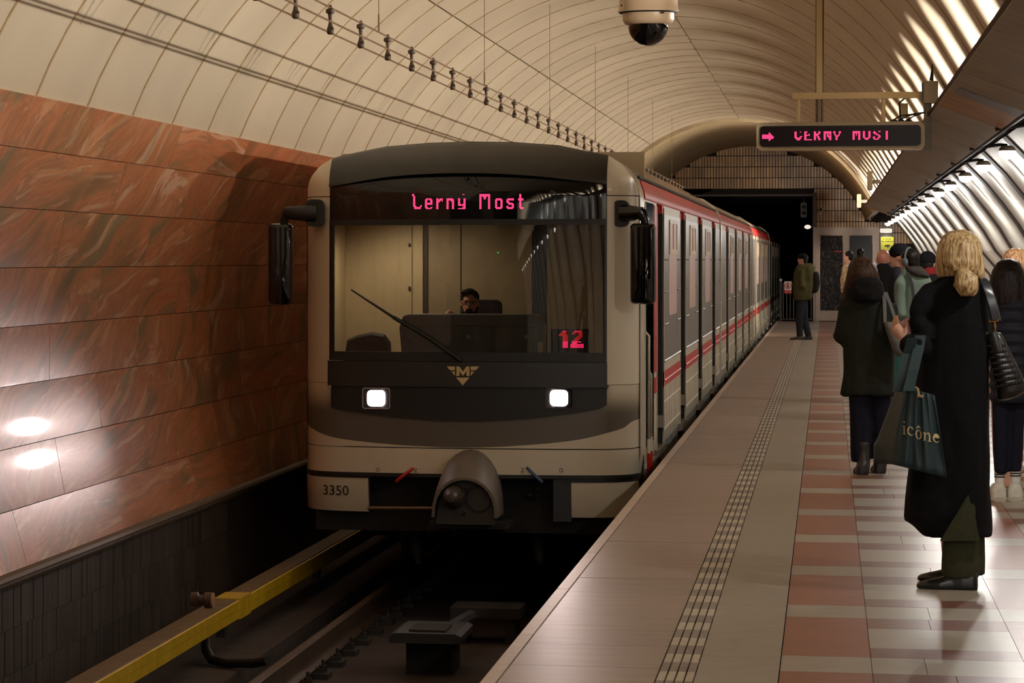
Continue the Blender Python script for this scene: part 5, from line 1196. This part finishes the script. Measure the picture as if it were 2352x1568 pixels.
# tote bag
tealc = mk('tote_teal', (30, 52, 56), .6, var=.15, scale=8)
tt = empty('tote_bag', (g.pt(2110, 1090).x, g.Y, .52), 'dark teal tote bag with cream lettering hanging from the arm of the blond woman', 'bag')
Yt = -.28
fr_ = [(886, 2084, 2150), (915, 2076, 2152), (960, 2066, 2157), (1010, 2058, 2164), (1050, 2051, 2170), (1068, 2050, 2174), (1090, 2120, 2176), (1097, 2160, 2174)]
def tote_pt(u, v, dy):          # u across 0..1, v down 0..1 over the front panel
    tl, tr, bl, br = (2082, 893), (2147, 908), (2049, 1066), (2175, 1097)
    px = (tl[0] * (1 - v) + bl[0] * v) * (1 - u) + (tr[0] * (1 - v) + br[0] * v) * u; py = (tl[1] * (1 - v) + bl[1] * v) * (1 - u) + (tr[1] * (1 - v) + br[1] * v) * u
    wave = .012 * math.sin(u * 15 + v * 2.0) * (.4 + .6 * v) + .008 * math.sin(u * 31 - v * 3)
    return g.pt(px, py, Yt + dy - .05 * math.sin(PI * min(max(u, 0), 1)) * (0.5 + .5 * v) + wave)
nu, nv = 30, 12; F_ = [[tote_pt(i / nu, j / nv, 0) for j in range(nv + 1)] for i in range(nu + 1)]
gus = [[F_[0][j].lerp(g.pt(2007 if j > 8 else 2060 - 5.5 * j, 893 + 14.5 * j, Yt + .25), i / 8) + Vector((0, .03 * math.sin(PI * i / 8), 0)) for j in range(nv + 1)] for i in range(8, 0, -1)]
allc = gus + F_; bk = [[p + Vector((.0, .16 - .12 * abs(i / len(allc) - .5), 0)) for p in c] for i, c in enumerate(allc)]
vs = [p for c in allc for p in c] + [p for c in bk for p in c]; w_ = nv + 1; N_ = len(allc); fs = []; off2 = N_ * w_
for i in range(N_ - 1):
    for j in range(nv): a = i * w_ + j; fs += [(a, a + 1, a + w_ + 1, a + w_), (a + off2, a + w_ + off2, a + w_ + 1 + off2, a + 1 + off2)]
    a = i * w_; fs.append((a + nv, a + nv + off2, a + w_ + nv + off2, a + w_ + nv)); fs.append((a, a + w_, a + w_ + off2, a + off2))
for i in (0, N_ - 1):
    for j in range(nv): a = i * w_ + j; fs.append((a, a + off2, a + 1 + off2, a + 1))
tb_ = MB().add(vs, fs).build('tote_body', tealc, tt, 'all')
for pts in ([g.pt(2086, 898, Yt - .02), g.pt(2098, 850, Yt + .1), g.pt(2110, 800, -.14), g.pt(2114, 770, -.10)], [g.pt(2062, 900, Yt + .1), g.pt(2076, 850, Yt + .12), g.pt(2086, 812, -.13), g.pt(2096, 776, -.16)]):
    mb = MB(); rg = []
    for p in pts: rg.append([p + Vector((sx * .025, sy * .003, 0)) for sx, sy in ((-1, -1), (1, -1), (1, 1), (-1, 1))])
    mb.loft(rg).build('tote_strap', tealc, tt)
MB().tube([g.pt(2103, 889, Yt - .03), g.pt(2108, 893, Yt - .035), g.pt(2110, 905, Yt - .04), g.pt(2109, 912, Yt - .05)], .006, 8).tube([g.pt(2112, 909, Yt - .05), g.pt(2120, 912, Yt - .05)], .007, 8).build('tote_clasp', mk('clasp_tan', (150, 128, 92), .4, var=0), tt, True)
# serif letters: strokes as polygons in letter space (x right, y up, x-height 1)
def stroke(pts): return pts
LET = {
 'i': (.55, [[(.05, 0), (.50, 0), (.50, .06), (.36, .09), (.36, 1.0), (.05, .93), (.05, .88), (.19, .86), (.19, .09), (.05, .06)], [(.18 + .10 * 1 + .11 * math.cos(a), 1.36 + .11 * math.sin(a)) for a in [2 * PI * k / 10 for k in range(10)]]]),
 'c': (.86, [[(.80, .78), (.62, .97), (.42, 1.02), (.20, .90), (.05, .50), (.18, .12), (.44, -.02), (.66, .05), (.82, .22), (.78, .27), (.62, .13), (.46, .10), (.28, .26), (.23, .52), (.30, .83), (.42, .95), (.58, .86), (.62, .72), (.76, .68)]]),
 'n': (1.12, [[(.02, 0), (.46, 0), (.46, .06), (.34, .09), (.34, .72), (.52, .84), (.66, .80), (.70, .62), (.70, .09), (.58, .06), (.58, 0), (1.04, 0), (1.04, .06), (.88, .09), (.88, .70), (.80, .95), (.62, 1.02), (.34, .84), (.34, 1.0), (.02, .93), (.02, .88), (.16, .86), (.16, .09), (.02, .06)]]),
 'e': (.90, [[(.83, .52), (.83, .58), (.72, .90), (.45, 1.02), (.20, .90), (.05, .50), (.18, .12), (.46, -.02), (.68, .05), (.84, .22), (.80, .27), (.62, .13), (.46, .10), (.29, .26), (.24, .52)], [(.25, .60), (.64, .60), (.60, .82), (.45, .94), (.32, .84)]])}
lt = mk('letter_cream', (196, 176, 130), .6, var=0); tx_ = MB()
def poly_text(px0, py0, slope, size, s):
    x = 0.0
    for ch in s:
        if ch == 'ô':
            n = 18; out_ = [(.46 + .36 * math.cos(2 * PI * k / n), .5 + .53 * math.sin(2 * PI * k / n)) for k in range(n)]; in_ = [(.46 + .20 * math.cos(2 * PI * k / n), .5 + .43 * math.sin(2 * PI * k / n)) for k in range(n)]
            put([(x + a, b_) for a, b_ in out_ + in_], [(k, (k + 1) % n, (k + 1) % n + n, k + n) for k in range(n)], px0, py0, slope, size)
            put([(x + a, b_) for a, b_ in ((.20, 1.16), (.28, 1.13), (.46, 1.36), (.64, 1.13), (.72, 1.16), (.50, 1.52), (.42, 1.52))], [(0, 1, 2, 6), (2, 3, 4, 5), (2, 5, 6)], px0, py0, slope, size); x += .96
        else:
            adv, polys = LET[ch]
            for q, pg in enumerate(polys):
                if ch == 'e' and q == 1: continue
                put([(x + a, b_) for a, b_ in pg], None, px0, py0, slope, size)
            x += adv
def put(pts, fs, px0, py0, slope, size):
    vs = []
    for a, b_ in pts:
        px = px0 + a * size; py = py0 + a * size * slope - b_ * size * 1.0
        tl, tr, bl, br = (2082, 893), (2147, 908), (2049, 1066), (2175, 1097); v = .5; u = .5
        for _ in range(12):
            v = (py - (tl[1] * (1 - u) + tr[1] * u)) / ((bl[1] * (1 - u) + br[1] * u) - (tl[1] * (1 - u) + tr[1] * u)); L_ = tl[0] * (1 - v) + bl[0] * v; R_ = tr[0] * (1 - v) + br[0] * v; u = (px - L_) / (R_ - L_)
        vs.append(tote_pt(u, v, -.006))
    if fs is None:
        from mathutils.geometry import tessellate_polygon
        fs = [tuple(q) for q in tessellate_polygon([[Vector((a, b_, 0)) for a, b_ in pts]])]
    k = len(tx_.v); tx_.add(vs, fs)
poly_text(2071, 996, .20, 20.5, 'ic'); poly_text(2100.5, 1006, .20, 20.5, 'ô'); poly_text(2119, 1012, .14, 20.5, 'n'); poly_text(2141, 1015, .14, 20.5, 'e')
o = tx_.build('lettering', lt, tt, kind='stuff')
# ---------------------------------------------------------------- woman in the dark green-black coat
g = Fig(24.2); t = empty('person', (g.pt(1985, 1088).x, g.Y, 0), 'woman with long brown hair, black scarf and knee-length dark green coat, seen from behind', 'person')
hc = g.pt(1980, 633, .01)
legs = [[g.pt(1978, 850, .02), g.pt(1976, 960, .02), g.pt(1980, 1066, .0)], [g.pt(2018, 850, .04), g.pt(2022, 960, .06), g.pt(2020, 1062, .12)]]
arms = [[[g.pt(1945, 700, .02), g.pt(1937, 770, .03), g.pt(1955, 800, .16)], (g.pt(1957, 800, .18), (.5, 1, 0), (0, .2, 1), .7, 1)], [[g.pt(2040, 705, .02), g.pt(2052, 775, .04), g.pt(2030, 800, .16)], (g.pt(2028, 800, .18), (-.5, 1, 0), (0, .2, 1), .7, -1)]]
body(g, t, hc, (.12, 1), .225, g.pt(1988, 680, .02), g.pt(1992, 850, .04), legs, arms, skin, .17, .16, .11, .018)
dgreen = cloth('coat_dark_green', (34, 35, 29), .15)
mb = MB(); g.sil(mb, [(662, 1962, 2016, .09, .02), (676, 1944, 2034, .12, .03), (700, 1934, 2046, .14, .03), (740, 1936, 2050, .15, .04), (790, 1940, 2052, .16, .04), (840, 1937, 2054, .17, .05), (895, 1930, 2056, .18, .05), (908, 1928, 2056, .175, .05)])
for A in arms: mb.tube([A[0][0] + Vector((0, 0, .02)), A[0][0] - Vector((0, 0, .1)), A[0][1], A[0][2]], [.06, .068, .064, .052], 12)
blob('coat', mb, .014, dgreen, t, 2, .018, 6, .45)
navy = cloth('trousers_navy', (24, 25, 36), .15)
mb = MB(); g.sil(mb, [(870, 1948, 2000, .10, .03), (960, 1952, 2000, .095, .02), (1030, 1953, 1999, .09, .01), (1060, 1955, 1998, .088, .01)]); g.sil(mb, [(870, 1998, 2050, .10, .05), (960, 2000, 2046, .095, .07), (1030, 2002, 2044, .09, .09), (1056, 2002, 2044, .088, .1)])
blob('trousers', mb, .014, navy, t, 2, .006, 8, .12)
boot = mk('boot_black', (30, 26, 24), .45, var=.1)
for px, py, yy in ((1983, 1088, 24.16), (2022, 1084, 24.34)):
    mb = MB(); x = P(px, py, yy)[0]; shoe(mb, Vector((x, yy - .08, 0)), (-.12, 1), .27, .052, .10); mb.tube([(x, yy - .02, .05), (x, yy, .16), (x, yy, .24)], [.05, .048, .05], 12); blob('boot', mb, .01, boot, t, 2)
mb = MB(); g.sil(mb, [(590, 1968, 1990, .05, .01), (596, 1957, 2003, .10, .01), (610, 1949, 2012, .13, .01), (630, 1944, 2019, .14, .0), (655, 1939, 2024, .125, .0), (675, 1936, 2020, .09, .02), (688, 1937, 1972, .05, .03)], 26, 2.3)
blob('hair', mb, .011, h_brown, t, 2, .006, 20, .2)
mb = MB(); g.sil(mb, [(636, 1962, 2016, .11, -.03), (650, 1950, 2026, .135, -.03), (672, 1945, 2032, .15, -.02), (688, 1952, 2028, .14, -.02), (694, 1972, 2012, .11, -.02)]); blob('scarf', mb, .011, cloth('scarf_black', (20, 19, 20), .25, 45), t, 2, .009, 12, 1.2)
gb = empty('shoulder_bag', (g.pt(2052, 800).x, g.Y, .95), 'soft grey shoulder bag hanging on the right of the dark green coat', 'bag')
greyl = mk('bag_grey', (92, 90, 88), .6, var=.12, scale=12)
mb = MB(); g.sil(mb, [(738, 2030, 2058, .03, -.17), (750, 2032, 2063, .06, -.17), (780, 2040, 2076, .075, -.17), (806, 2050, 2082, .07, -.17), (818, 2062, 2082, .04, -.17)]); blob('bag_body', mb, .010, greyl, gb, 2, .005, 10, .4)
for pts in ([g.pt(2030, 672, -.06), g.pt(2032, 700, -.14), g.pt(2033, 742, -.17)], [g.pt(2034, 670, -.04), g.pt(2046, 700, -.14), g.pt(2060, 745, -.17)]):
    rg = [[p + Vector((sx * .012, sy * .004, 0)) for sx, sy in ((-1, -1), (1, -1), (1, 1), (-1, 1))] for p in pts]; MB().loft(rg).build('bag_strap', greyl, gb)
# ---------------------------------------------------------------- generic standing figure for the farther people
def stander(label, Y, pxc, py_top, f, hair, coat_rows, coatm, legm, shoem, feet_px=None, hat=None, hairrows=None, hh=.23, skinm=skin, legrows=None, vox=.018, group=None, arms_px=None, fold=.014, coat_name='coat'):
    g = Fig(Y); sc = FP / Y / CS
    t = empty('person', (g.pt(pxc, 700).x, Y, 0), label, 'person', group)
    hc = g.pt(pxc, py_top + .125 * sc); zt = hc.z - .15
    nk = Vector((hc.x, Y, hc.z - .17)); hip = Vector((hc.x, Y + .02, hc.z * .535))
    R = basis(f); s_ = Vector((R[0][0], R[1][0], 0)); fw = Vector((f[0], f[1], 0)).normalized()
    feet = feet_px or [(s_ * .09), (s_ * -.09)]
    legs = []; 
    for i, fo in enumerate(feet): legs.append([hip + s_ * (.085 if i == 0 else -.085), hip * .5 + Vector((hip.x, hip.y, 0)) * .5 + (fo + s_ * (.08 if i == 0 else -.08)) * .5 + fw * .03 - Vector((0, 0, .0)), Vector((hip.x, hip.y, .09)) + fo])
    arms = []
    for e in (1, -1):
        sh = nk + s_ * .150 * e - Vector((0, 0, .06)); el = sh + Vector((0, 0, -.28)) + s_ * .045 * e - fw * .03; wr = el + fw * .13 + Vector((0, 0, -.15)) - s_ * .09 * e
        if arms_px: sh, el, wr = [g.pt(*q) for q in arms_px[0 if e == 1 else 1]]
        arms.append([[sh, el, wr], (wr - s_ * .02 * e, Vector((0, 0, -1)) - s_ * .5 * e, fw * -1, .9, e)])
    body(g, t, hc, f, hh, nk, hip, legs, arms, skinm, .17, .15, .10, vox)
    mb = MB(); g.sil(mb, coat_rows)
    for A in arms: mb.tube([(A[0][0] * 3 + nk) / 4 + Vector((0, 0, .035)), A[0][0] + Vector((0, 0, .01)), A[0][0] - Vector((0, 0, .10)), A[0][1], A[0][2]], [.05, .06, .064, .060, .05], 12)
    blob(coat_name, mb, vox * .9, coatm, t, 3, fold, 8, .4)
    mb = MB()
    for L in legs: mb.tube([L[0], L[1], L[2] + Vector((0, 0, -.02))], [.10, .078, .062], 12)
    blob('trousers', mb, vox * .9, legm, t, 2, .005, 8, .2)
    for L in legs:
        mb = MB(); shoe(mb, Vector((L[2].x, L[2].y, 0)) - fw * .07, f, .27, .05, .10); blob('shoe', mb, .012, shoem, t, 2)
    k = hh / .235; q = lambda x, y, z: hc + R @ Vector((x, y, z)) * k
    if hair:
        mb = MB()
        if hairrows: g.sil(mb, hairrows, 24, 2.3)
        else: mb.ell(q(0, -.022, .042), (.086 * k, .098 * k, .090 * k), rot=R).ell(q(0, -.055, -.01), (.078 * k, .056 * k, .082 * k), rot=R)
        blob('hair', mb, .012, hair, t, 2, .006, 24, .4)
    if hat == 'beanie': mb = MB().ell(q(0, -.012, .052), (.094 * k, .112 * k, .094 * k), rot=R).ell(q(0, -.012, .030), (.098 * k, .115 * k, .035 * k), rot=R); blob('beanie', mb, .011, black, t, 2, .003, 20, 1)
    if hat == 'cap':
        mb = MB().ell(q(0, -.012, .058), (.088 * k, .106 * k, .076 * k), rot=R); mb.loft([[q(x * .07, .07 + .0, .052 + z) for x, z in ((-1, 0), (1, 0), (1, .008), (-1, .008))], [q(x * .06, .15, .044 + z) for x, z in ((-1, 0), (1, 0), (1, .008), (-1, .008))], [q(x * .03, .175, .040 + z) for x, z in ((-1, 0), (1, 0), (1, .008), (-1, .008))]])
        blob('cap', mb, .009, black, t, 1)
    return g, t, hc, R, q
dk = cloth('jeans_dark', (40, 42, 48), .15); brn = mk('shoe_brown', (62, 52, 46), .6, var=.1)
parka = cloth('parka_olive', (74, 72, 46), .2, 12)
g, t, hc, R, q = stander('man in olive hooded parka and black cap, facing the train far down the platform', 64.4, 1843, 582, (-1, .12), h_dark,
    [(607, 1836, 1866, .12), (614, 1829, 1871, .17), (630, 1823, 1873, .19), (655, 1820, 1872, .20), (678, 1820, 1868, .20), (689, 1823, 1863, .18)], parka, dk, brn, [Vector((.12, .05, 0)), Vector((-.05, -.12, 0))], 'cap', hh=.225)
mb = MB(); g.sil(mb, [(604, 1846, 1864, .10, .0), (611, 1842, 1872, .14), (620, 1846, 1872, .12), (626, 1852, 1868, .08)]); blob('hood', mb, .014, parka, t, 2, .006, 9, 1)
mb = MB(); g.sil(mb, [(624, 1864, 1878, .10), (630, 1862, 1881, .14), (650, 1864, 1884, .15), (668, 1862, 1880, .14), (673, 1862, 1874, .1)]); bk_ = blob('pack_body', mb, .016, cloth('pack_dark', (30, 30, 28)), None, 2, .005, 9, .5); bk_.name = 'rucksack'
props(bk_, 'black rucksack on the back of the man in the olive parka', 'backpack')
mint = cloth('jacket_mint', (104, 119, 108), .08, 16)
g, t, hc, R, q = stander('dark-haired person in pale mint jacket wearing grey headphones, looking left', 32, 2086, 571, (-.8, .45), h_dark,
    [(612, 2076, 2112, .09), (622, 2066, 2126, .14), (645, 2058, 2140, .17), (690, 2056, 2142, .18), (740, 2058, 2142, .19), (790, 2066, 2142, .20), (800, 2068, 2140, .19)], mint, cloth('trousers_teal', (60, 112, 108)), boot, hh=.23)
hp = cloth('headphone_grey', (96, 98, 102), .05, 20, .5)
mb = MB().tube([q(math.cos(a) * .088, -.01, .02 + math.sin(a) * .115) for a in [PI * k / 12 for k in range(13)]], .011, 8)
o = mb.build('headphones', hp, None, True, label='grey over-ear headphones on the person in the mint jacket', cat='headphones')
for e in (1, -1): MB().ell(q(e * .088, -.008, -.005), (.022, .036, .042), 12, 8, R).build('ear_cushion', hp, o, True)
mb = MB(); g.sil(mb, [(612, 2078, 2116, .09, -.05), (622, 2080, 2128, .10, -.09), (632, 2092, 2134, .07, -.12), (638, 2110, 2134, .03, -.12)]); blob('hood', mb, .012, cloth('hood_lining', (56, 52, 48)), t, 2, .006, 9, 1)
mb = MB(); rg = [[p + Vector((sx * .014, sy * .004, 0)) for sx, sy in ((-1, -1), (1, -1), (1, 1), (-1, 1))] for p in (g.pt(2086, 624, -.16), g.pt(2094, 650, -.205), g.pt(2100, 690, -.215))]
o = mb.loft(rg).build('bag_strap', c_matt, t); MB().ell(g.pt(2102, 688, -.22), (.012, .01, .02), 8, 6).build('strap_buckle', c_steel, o, True)
rough_b = cloth('coat_black_far', (26, 25, 26), .15)
stander('bald man in black coat with his back turned', 38, 2029, 571, (.1, 1), None, [(604, 2016, 2044, .10), (614, 2010, 2054, .15), (640, 2004, 2060, .18), (700, 2002, 2062, .2), (780, 2004, 2060, .2)], rough_b, dk, boot, hh=.235, skinm=mk('skin_bald', (196, 132, 108), .4, var=.04))
stander('person in dark knitted hat and navy jacket looking left beside the bald man', 36, 2064, 563, (-1, .15), h_dark, [(612, 2052, 2078, .10), (624, 2044, 2084, .15), (660, 2042, 2088, .18), (760, 2044, 2086, .19)], cloth('jacket_navy', (34, 32, 44)), dk, boot, hat='beanie', hh=.24)
g, t, hc, R, q = stander('person in black beanie and red scarf between the mint jacket and the blond hair', 37, 2131, 580, (.3, 1), h_dark, [(622, 2118, 2146, .10), (634, 2110, 2154, .15), (670, 2106, 2158, .18), (760, 2108, 2156, .19)], rough_b, dk, boot, hat='beanie', hh=.235)
mb = MB(); g.sil(mb, [(613, 2122, 2148, .09, -.02), (620, 2116, 2152, .115, -.02), (630, 2116, 2152, .115, -.02), (636, 2124, 2146, .09, -.02)]); blob('scarf', mb, .012, cloth('scarf_red', (120, 34, 34), .2), t, 2, .008, 14, 1)
stander('dark-haired person in beige patterned jacket walking far down the platform', 67.5, 1948, 576, (-1, .3), h_dark, [(606, 1940, 1958, .10), (614, 1934, 1964, .15), (640, 1930, 1966, .18), (672, 1932, 1964, .19)], mk('jacket_beige', (168, 146, 112), .9, var=.4, scale=14), dk, boot, [Vector((-.08, -.1, 0)), Vector((-.12, .5, 0))], hh=.23)
stander('dark-haired figure standing in for a reflection in the glazed door', 74, 1976, 571, (0, 1), h_dark, [(602, 1968, 1984, .10), (612, 1962, 1992, .15), (640, 1962, 1994, .18), (672, 1964, 1992, .19)], rough_b, dk, boot, hh=.23)  # solid figure added in place of a reflection in the door glass
# woman with dark hair and white socks on the right
puffer = cloth('puffer_navy', (28, 29, 36), .12, 10, .6)
g = Fig(21.7); t = empty('person', (g.pt(2322, 1148).x, g.Y, 0), 'dark-haired person in navy puffer jacket with striped white socks and white trainers', 'person')
hc = g.pt(2316, 634, .02)
legs = [[g.pt(2302, 900, .02), g.pt(2298, 1010, .02), g.pt(2298, 1125, .0)], [g.pt(2338, 900, .04), g.pt(2334, 1010, .03), g.pt(2331, 1120, .02)]]
arms = [[[g.pt(2282, 720, .02), g.pt(2278, 810, .03), g.pt(2300, 850, .10)], (g.pt(2302, 850, .09), (.6, .1, -.8), (0, -1, .2), .9, 1)], [[g.pt(2362, 720, .02), g.pt(2372, 810, .03), g.pt(2356, 850, .18)], (g.pt(2355, 851, .2), (-.4, 1, -.2), (-.3, 0, 1), .7, -1)]]
body(g, t, hc, (.1, 1), .23, g.pt(2320, 690, .02), g.pt(2320, 890, .04), legs, arms, skin, .17, .16, .11, .018)
mb = MB(); rows = [(672, 2296, 2346, .10, .02)]
for k in range(9): y = 690 + 26 * k; rows += [(y, 2272 + (4 if k else 12), 2370, .15, .03), (y + 13, 2268 + (0 if k else 6), 2374, .175, .03)]
g.sil(mb, rows + [(925, 2278, 2366, .16, .03)])
for A in arms: mb.tube([A[0][0] + Vector((0, 0, .02)), A[0][0] - Vector((0, 0, .1)), A[0][1], A[0][2]], [.065, .075, .07, .055], 12)
blob('puffer_jacket', mb, .014, puffer, t, 2, .006, 8, 1.2)
mb = MB(); g.sil(mb, [(880, 2276, 2326, .11, .03), (980, 2280, 2318, .085, .02), (1060, 2283, 2314, .07, .01), (1086, 2285, 2312, .065, .0)]); g.sil(mb, [(880, 2316, 2364, .11, .04), (980, 2318, 2354, .085, .04), (1060, 2317, 2348, .07, .03), (1082, 2318, 2346, .065, .02)])
blob('leggings', mb, .013, navy, t, 2, .004, 8, .2)
mb = MB(); g.sil(mb, [(595, 2302, 2330, .03, .01), (602, 2290, 2342, .07, .01), (620, 2279, 2353, .105, .0), (650, 2272, 2358, .115, -.01), (680, 2272, 2358, .10, -.03), (698, 2282, 2350, .07, -.06), (706, 2300, 2336, .04, -.08)], 26, 2.4); blob('hair', mb, .011, h_dkbr, t, 2, .006, 18, .2)
sock = cloth('sock_white', (214, 212, 206), .05, 40); stripe = mk('sock_stripe', (24, 24, 28), .9, var=0); trainer = mk('trainer_white', (206, 202, 188), .55, var=.06, scale=30); sole_m = mk('trainer_sole', (184, 178, 156), .7, var=.08)
for (l, r_, p0, p1, dyy, dx) in ((2284, 2308, 1082, 1132, 0.0, -.25), (2319, 2345, 1080, 1128, .02, -.12)):
    mb = MB(); g.sil(mb, [(p0, l, r_, .05, dyy), (p0 + 20, l + 1, r_ - 1, .047, dyy), (p1, l + 2, r_ - 2, .05, dyy)]); so_ = mb.build('sock', sock, t, True)
    for yy in (p0 + 5, p0 + 10.5):
        mb = MB(); g.sil(mb, [(yy, l - .6, r_ + .6, .0515, dyy), (yy + 2.6, l - .6, r_ + .6, .0515, dyy)]); mb.build('sock_stripe', stripe, so_)
    c = g.pt((l + r_) / 2, p1, dyy); mb = MB(); shoe(mb, Vector((c.x, c.y - .075, 0)), (dx, 1), .28, .055, .125); sh_ = blob('trainer', mb, .009, trainer, t, 2)
    mb = MB(); shoe(mb, Vector((c.x, c.y - .082, 0)), (dx, 1), .292, .060, .035); mb.build('sole', sole_m, sh_, True)
    mb = MB()
    for k in range(3): mb.tube([c + Vector((-.03, .01 + .03 * k, -.02 - .012 * k)), c + Vector((0, .0 + .03 * k, -.005 - .012 * k)), c + Vector((.03, .012 + .03 * k, -.02 - .012 * k))], .004, 6)
    mb.build('laces', sole_m, sh_, True)
    mb = MB(); mb.tube([c + Vector((-.02, -.052, -.035)), c + Vector((.0, -.055, -.05)), c + Vector((.025, -.05, -.03))], .005, 6).build('heel_stitch', c_matt, sh_, True)
stander('person with short strawberry blond hair at the edge of the picture behind the puffer jacket', 24.6, 2338, 570, (.35, 1), h_red, [(624, 2318, 2360, .10), (640, 2300, 2378, .15), (700, 2294, 2384, .18), (820, 2296, 2384, .2), (900, 2298, 2382, .2)], cloth('jacket_charcoal', (40, 40, 44)), navy, trainer, [Vector((.15, .1, 0)), Vector((-.02, -.05, 0))],
    hairrows=[(570, 2322, 2346, .03), (576, 2310, 2360, .07), (590, 2302, 2368, .10), (606, 2302, 2370, .11), (622, 2308, 2366, .09), (630, 2320, 2356, .06)], hh=.235)
# ---------------------------------------------------------------- driver behind the console
g = Fig(26.78); t = empty('person', (g.pt(1080, 800).x, g.Y, .3), 'bearded driver with dark hair and glasses sitting behind the console of the cab', 'person')
hc = g.pt(1079, 697)
hip = hc - Vector((0, -.12, .68))
body(g, t, hc, (.05, -1), .225, hc - Vector((0, -.03, .17)), hip, [[hip + Vector((.09, 0, 0)), hip + Vector((.12, -.12, .02)), hip + Vector((.12, -.14, -.38))], [hip - Vector((.09, 0, 0)), hip + Vector((-.12, -.12, .02)), hip + Vector((-.12, -.14, -.38))]],
     [[[hc + Vector((.2, .03, -.24)), hc + Vector((.27, -.02, -.42)), hc + Vector((.2, -.1, -.40))], (hc + Vector((.2, -.1, -.40)), (-.4, -.6, 0), (0, 0, -1), .5, 1)], [[hc + Vector((-.2, .03, -.24)), hc + Vector((-.26, 0, -.28)), hc + Vector((-.21, -.04, -.115))], (hc + Vector((-.205, -.04, -.12)), (.5, -.2, .4), (0, -1, 0), .9, -1)]], skin_d, .18, .16, .11, .012)
mb = MB(); torso(mb, hc - Vector((0, -.03, .155)), hip, .21, .18, .13); mb.tube([hc + Vector((.2, .03, -.23)), hc + Vector((.27, -.02, -.42)), hc + Vector((.21, -.09, -.40))], [.07, .06, .05], 12).tube([hc + Vector((-.2, .03, -.23)), hc + Vector((-.26, 0, -.28)), hc + Vector((-.21, -.03, -.135))], [.07, .06, .045], 12)
blob('jacket', mb, .013, cloth('driver_jacket', (46, 34, 32)), t, 2, .005, 9, .5)
R = basis((.05, -1)); k = .225 / .235; q = lambda x, y, z: hc + R @ Vector((x, y, z)) * k
mb = MB().ell(q(0, -.024, .050), (.082, .094, .080), rot=R).ell(q(0, -.05, .0), (.080, .054, .07), rot=R).ell(q(.02, .04, .098), (.058, .036, .026), rot=R).ell(q(-.03, .03, .094), (.04, .036, .024), rot=R); blob('hair', mb, .009, h_dark, t, 2, .006, 30, .5)
mb = MB().ell(q(0, .052, -.088), (.048, .036, .032), rot=R).tube([q(-.066, .0, -.03), q(-.056, .04, -.075), q(0, .075, -.108), q(.056, .04, -.075), q(.066, .0, -.03)], [.012, .02, .022, .02, .012], 8).tube([q(-.034, .078, -.056), q(0, .092, -.046), q(.034, .078, -.056)], [.006, .009, .006], 8); blob('beard', mb, .008, h_dkbr, t, 2, .003, 40, 1)
mb = MB()
for e in (1, -1):
    c = q(e * .033, .092, .010); mb.tube([c + R @ Vector((math.cos(a) * .026, 0, math.sin(a) * .017)) for a in [2 * PI * j / 14 for j in range(15)]], .0019, 6); mb.tube([q(e * .060, .095, .014), q(e * .076, .05, .014), q(e * .08, -.01, .010)], .0028, 6)
mb.tube([q(-.008, .102, .014), q(.008, .102, .014)], .0028, 6)
mb.build('glasses', mk('glasses_frame', (22, 18, 17), .3, var=0), None, True, label='dark-rimmed glasses on the face of the driver', cat='glasses')
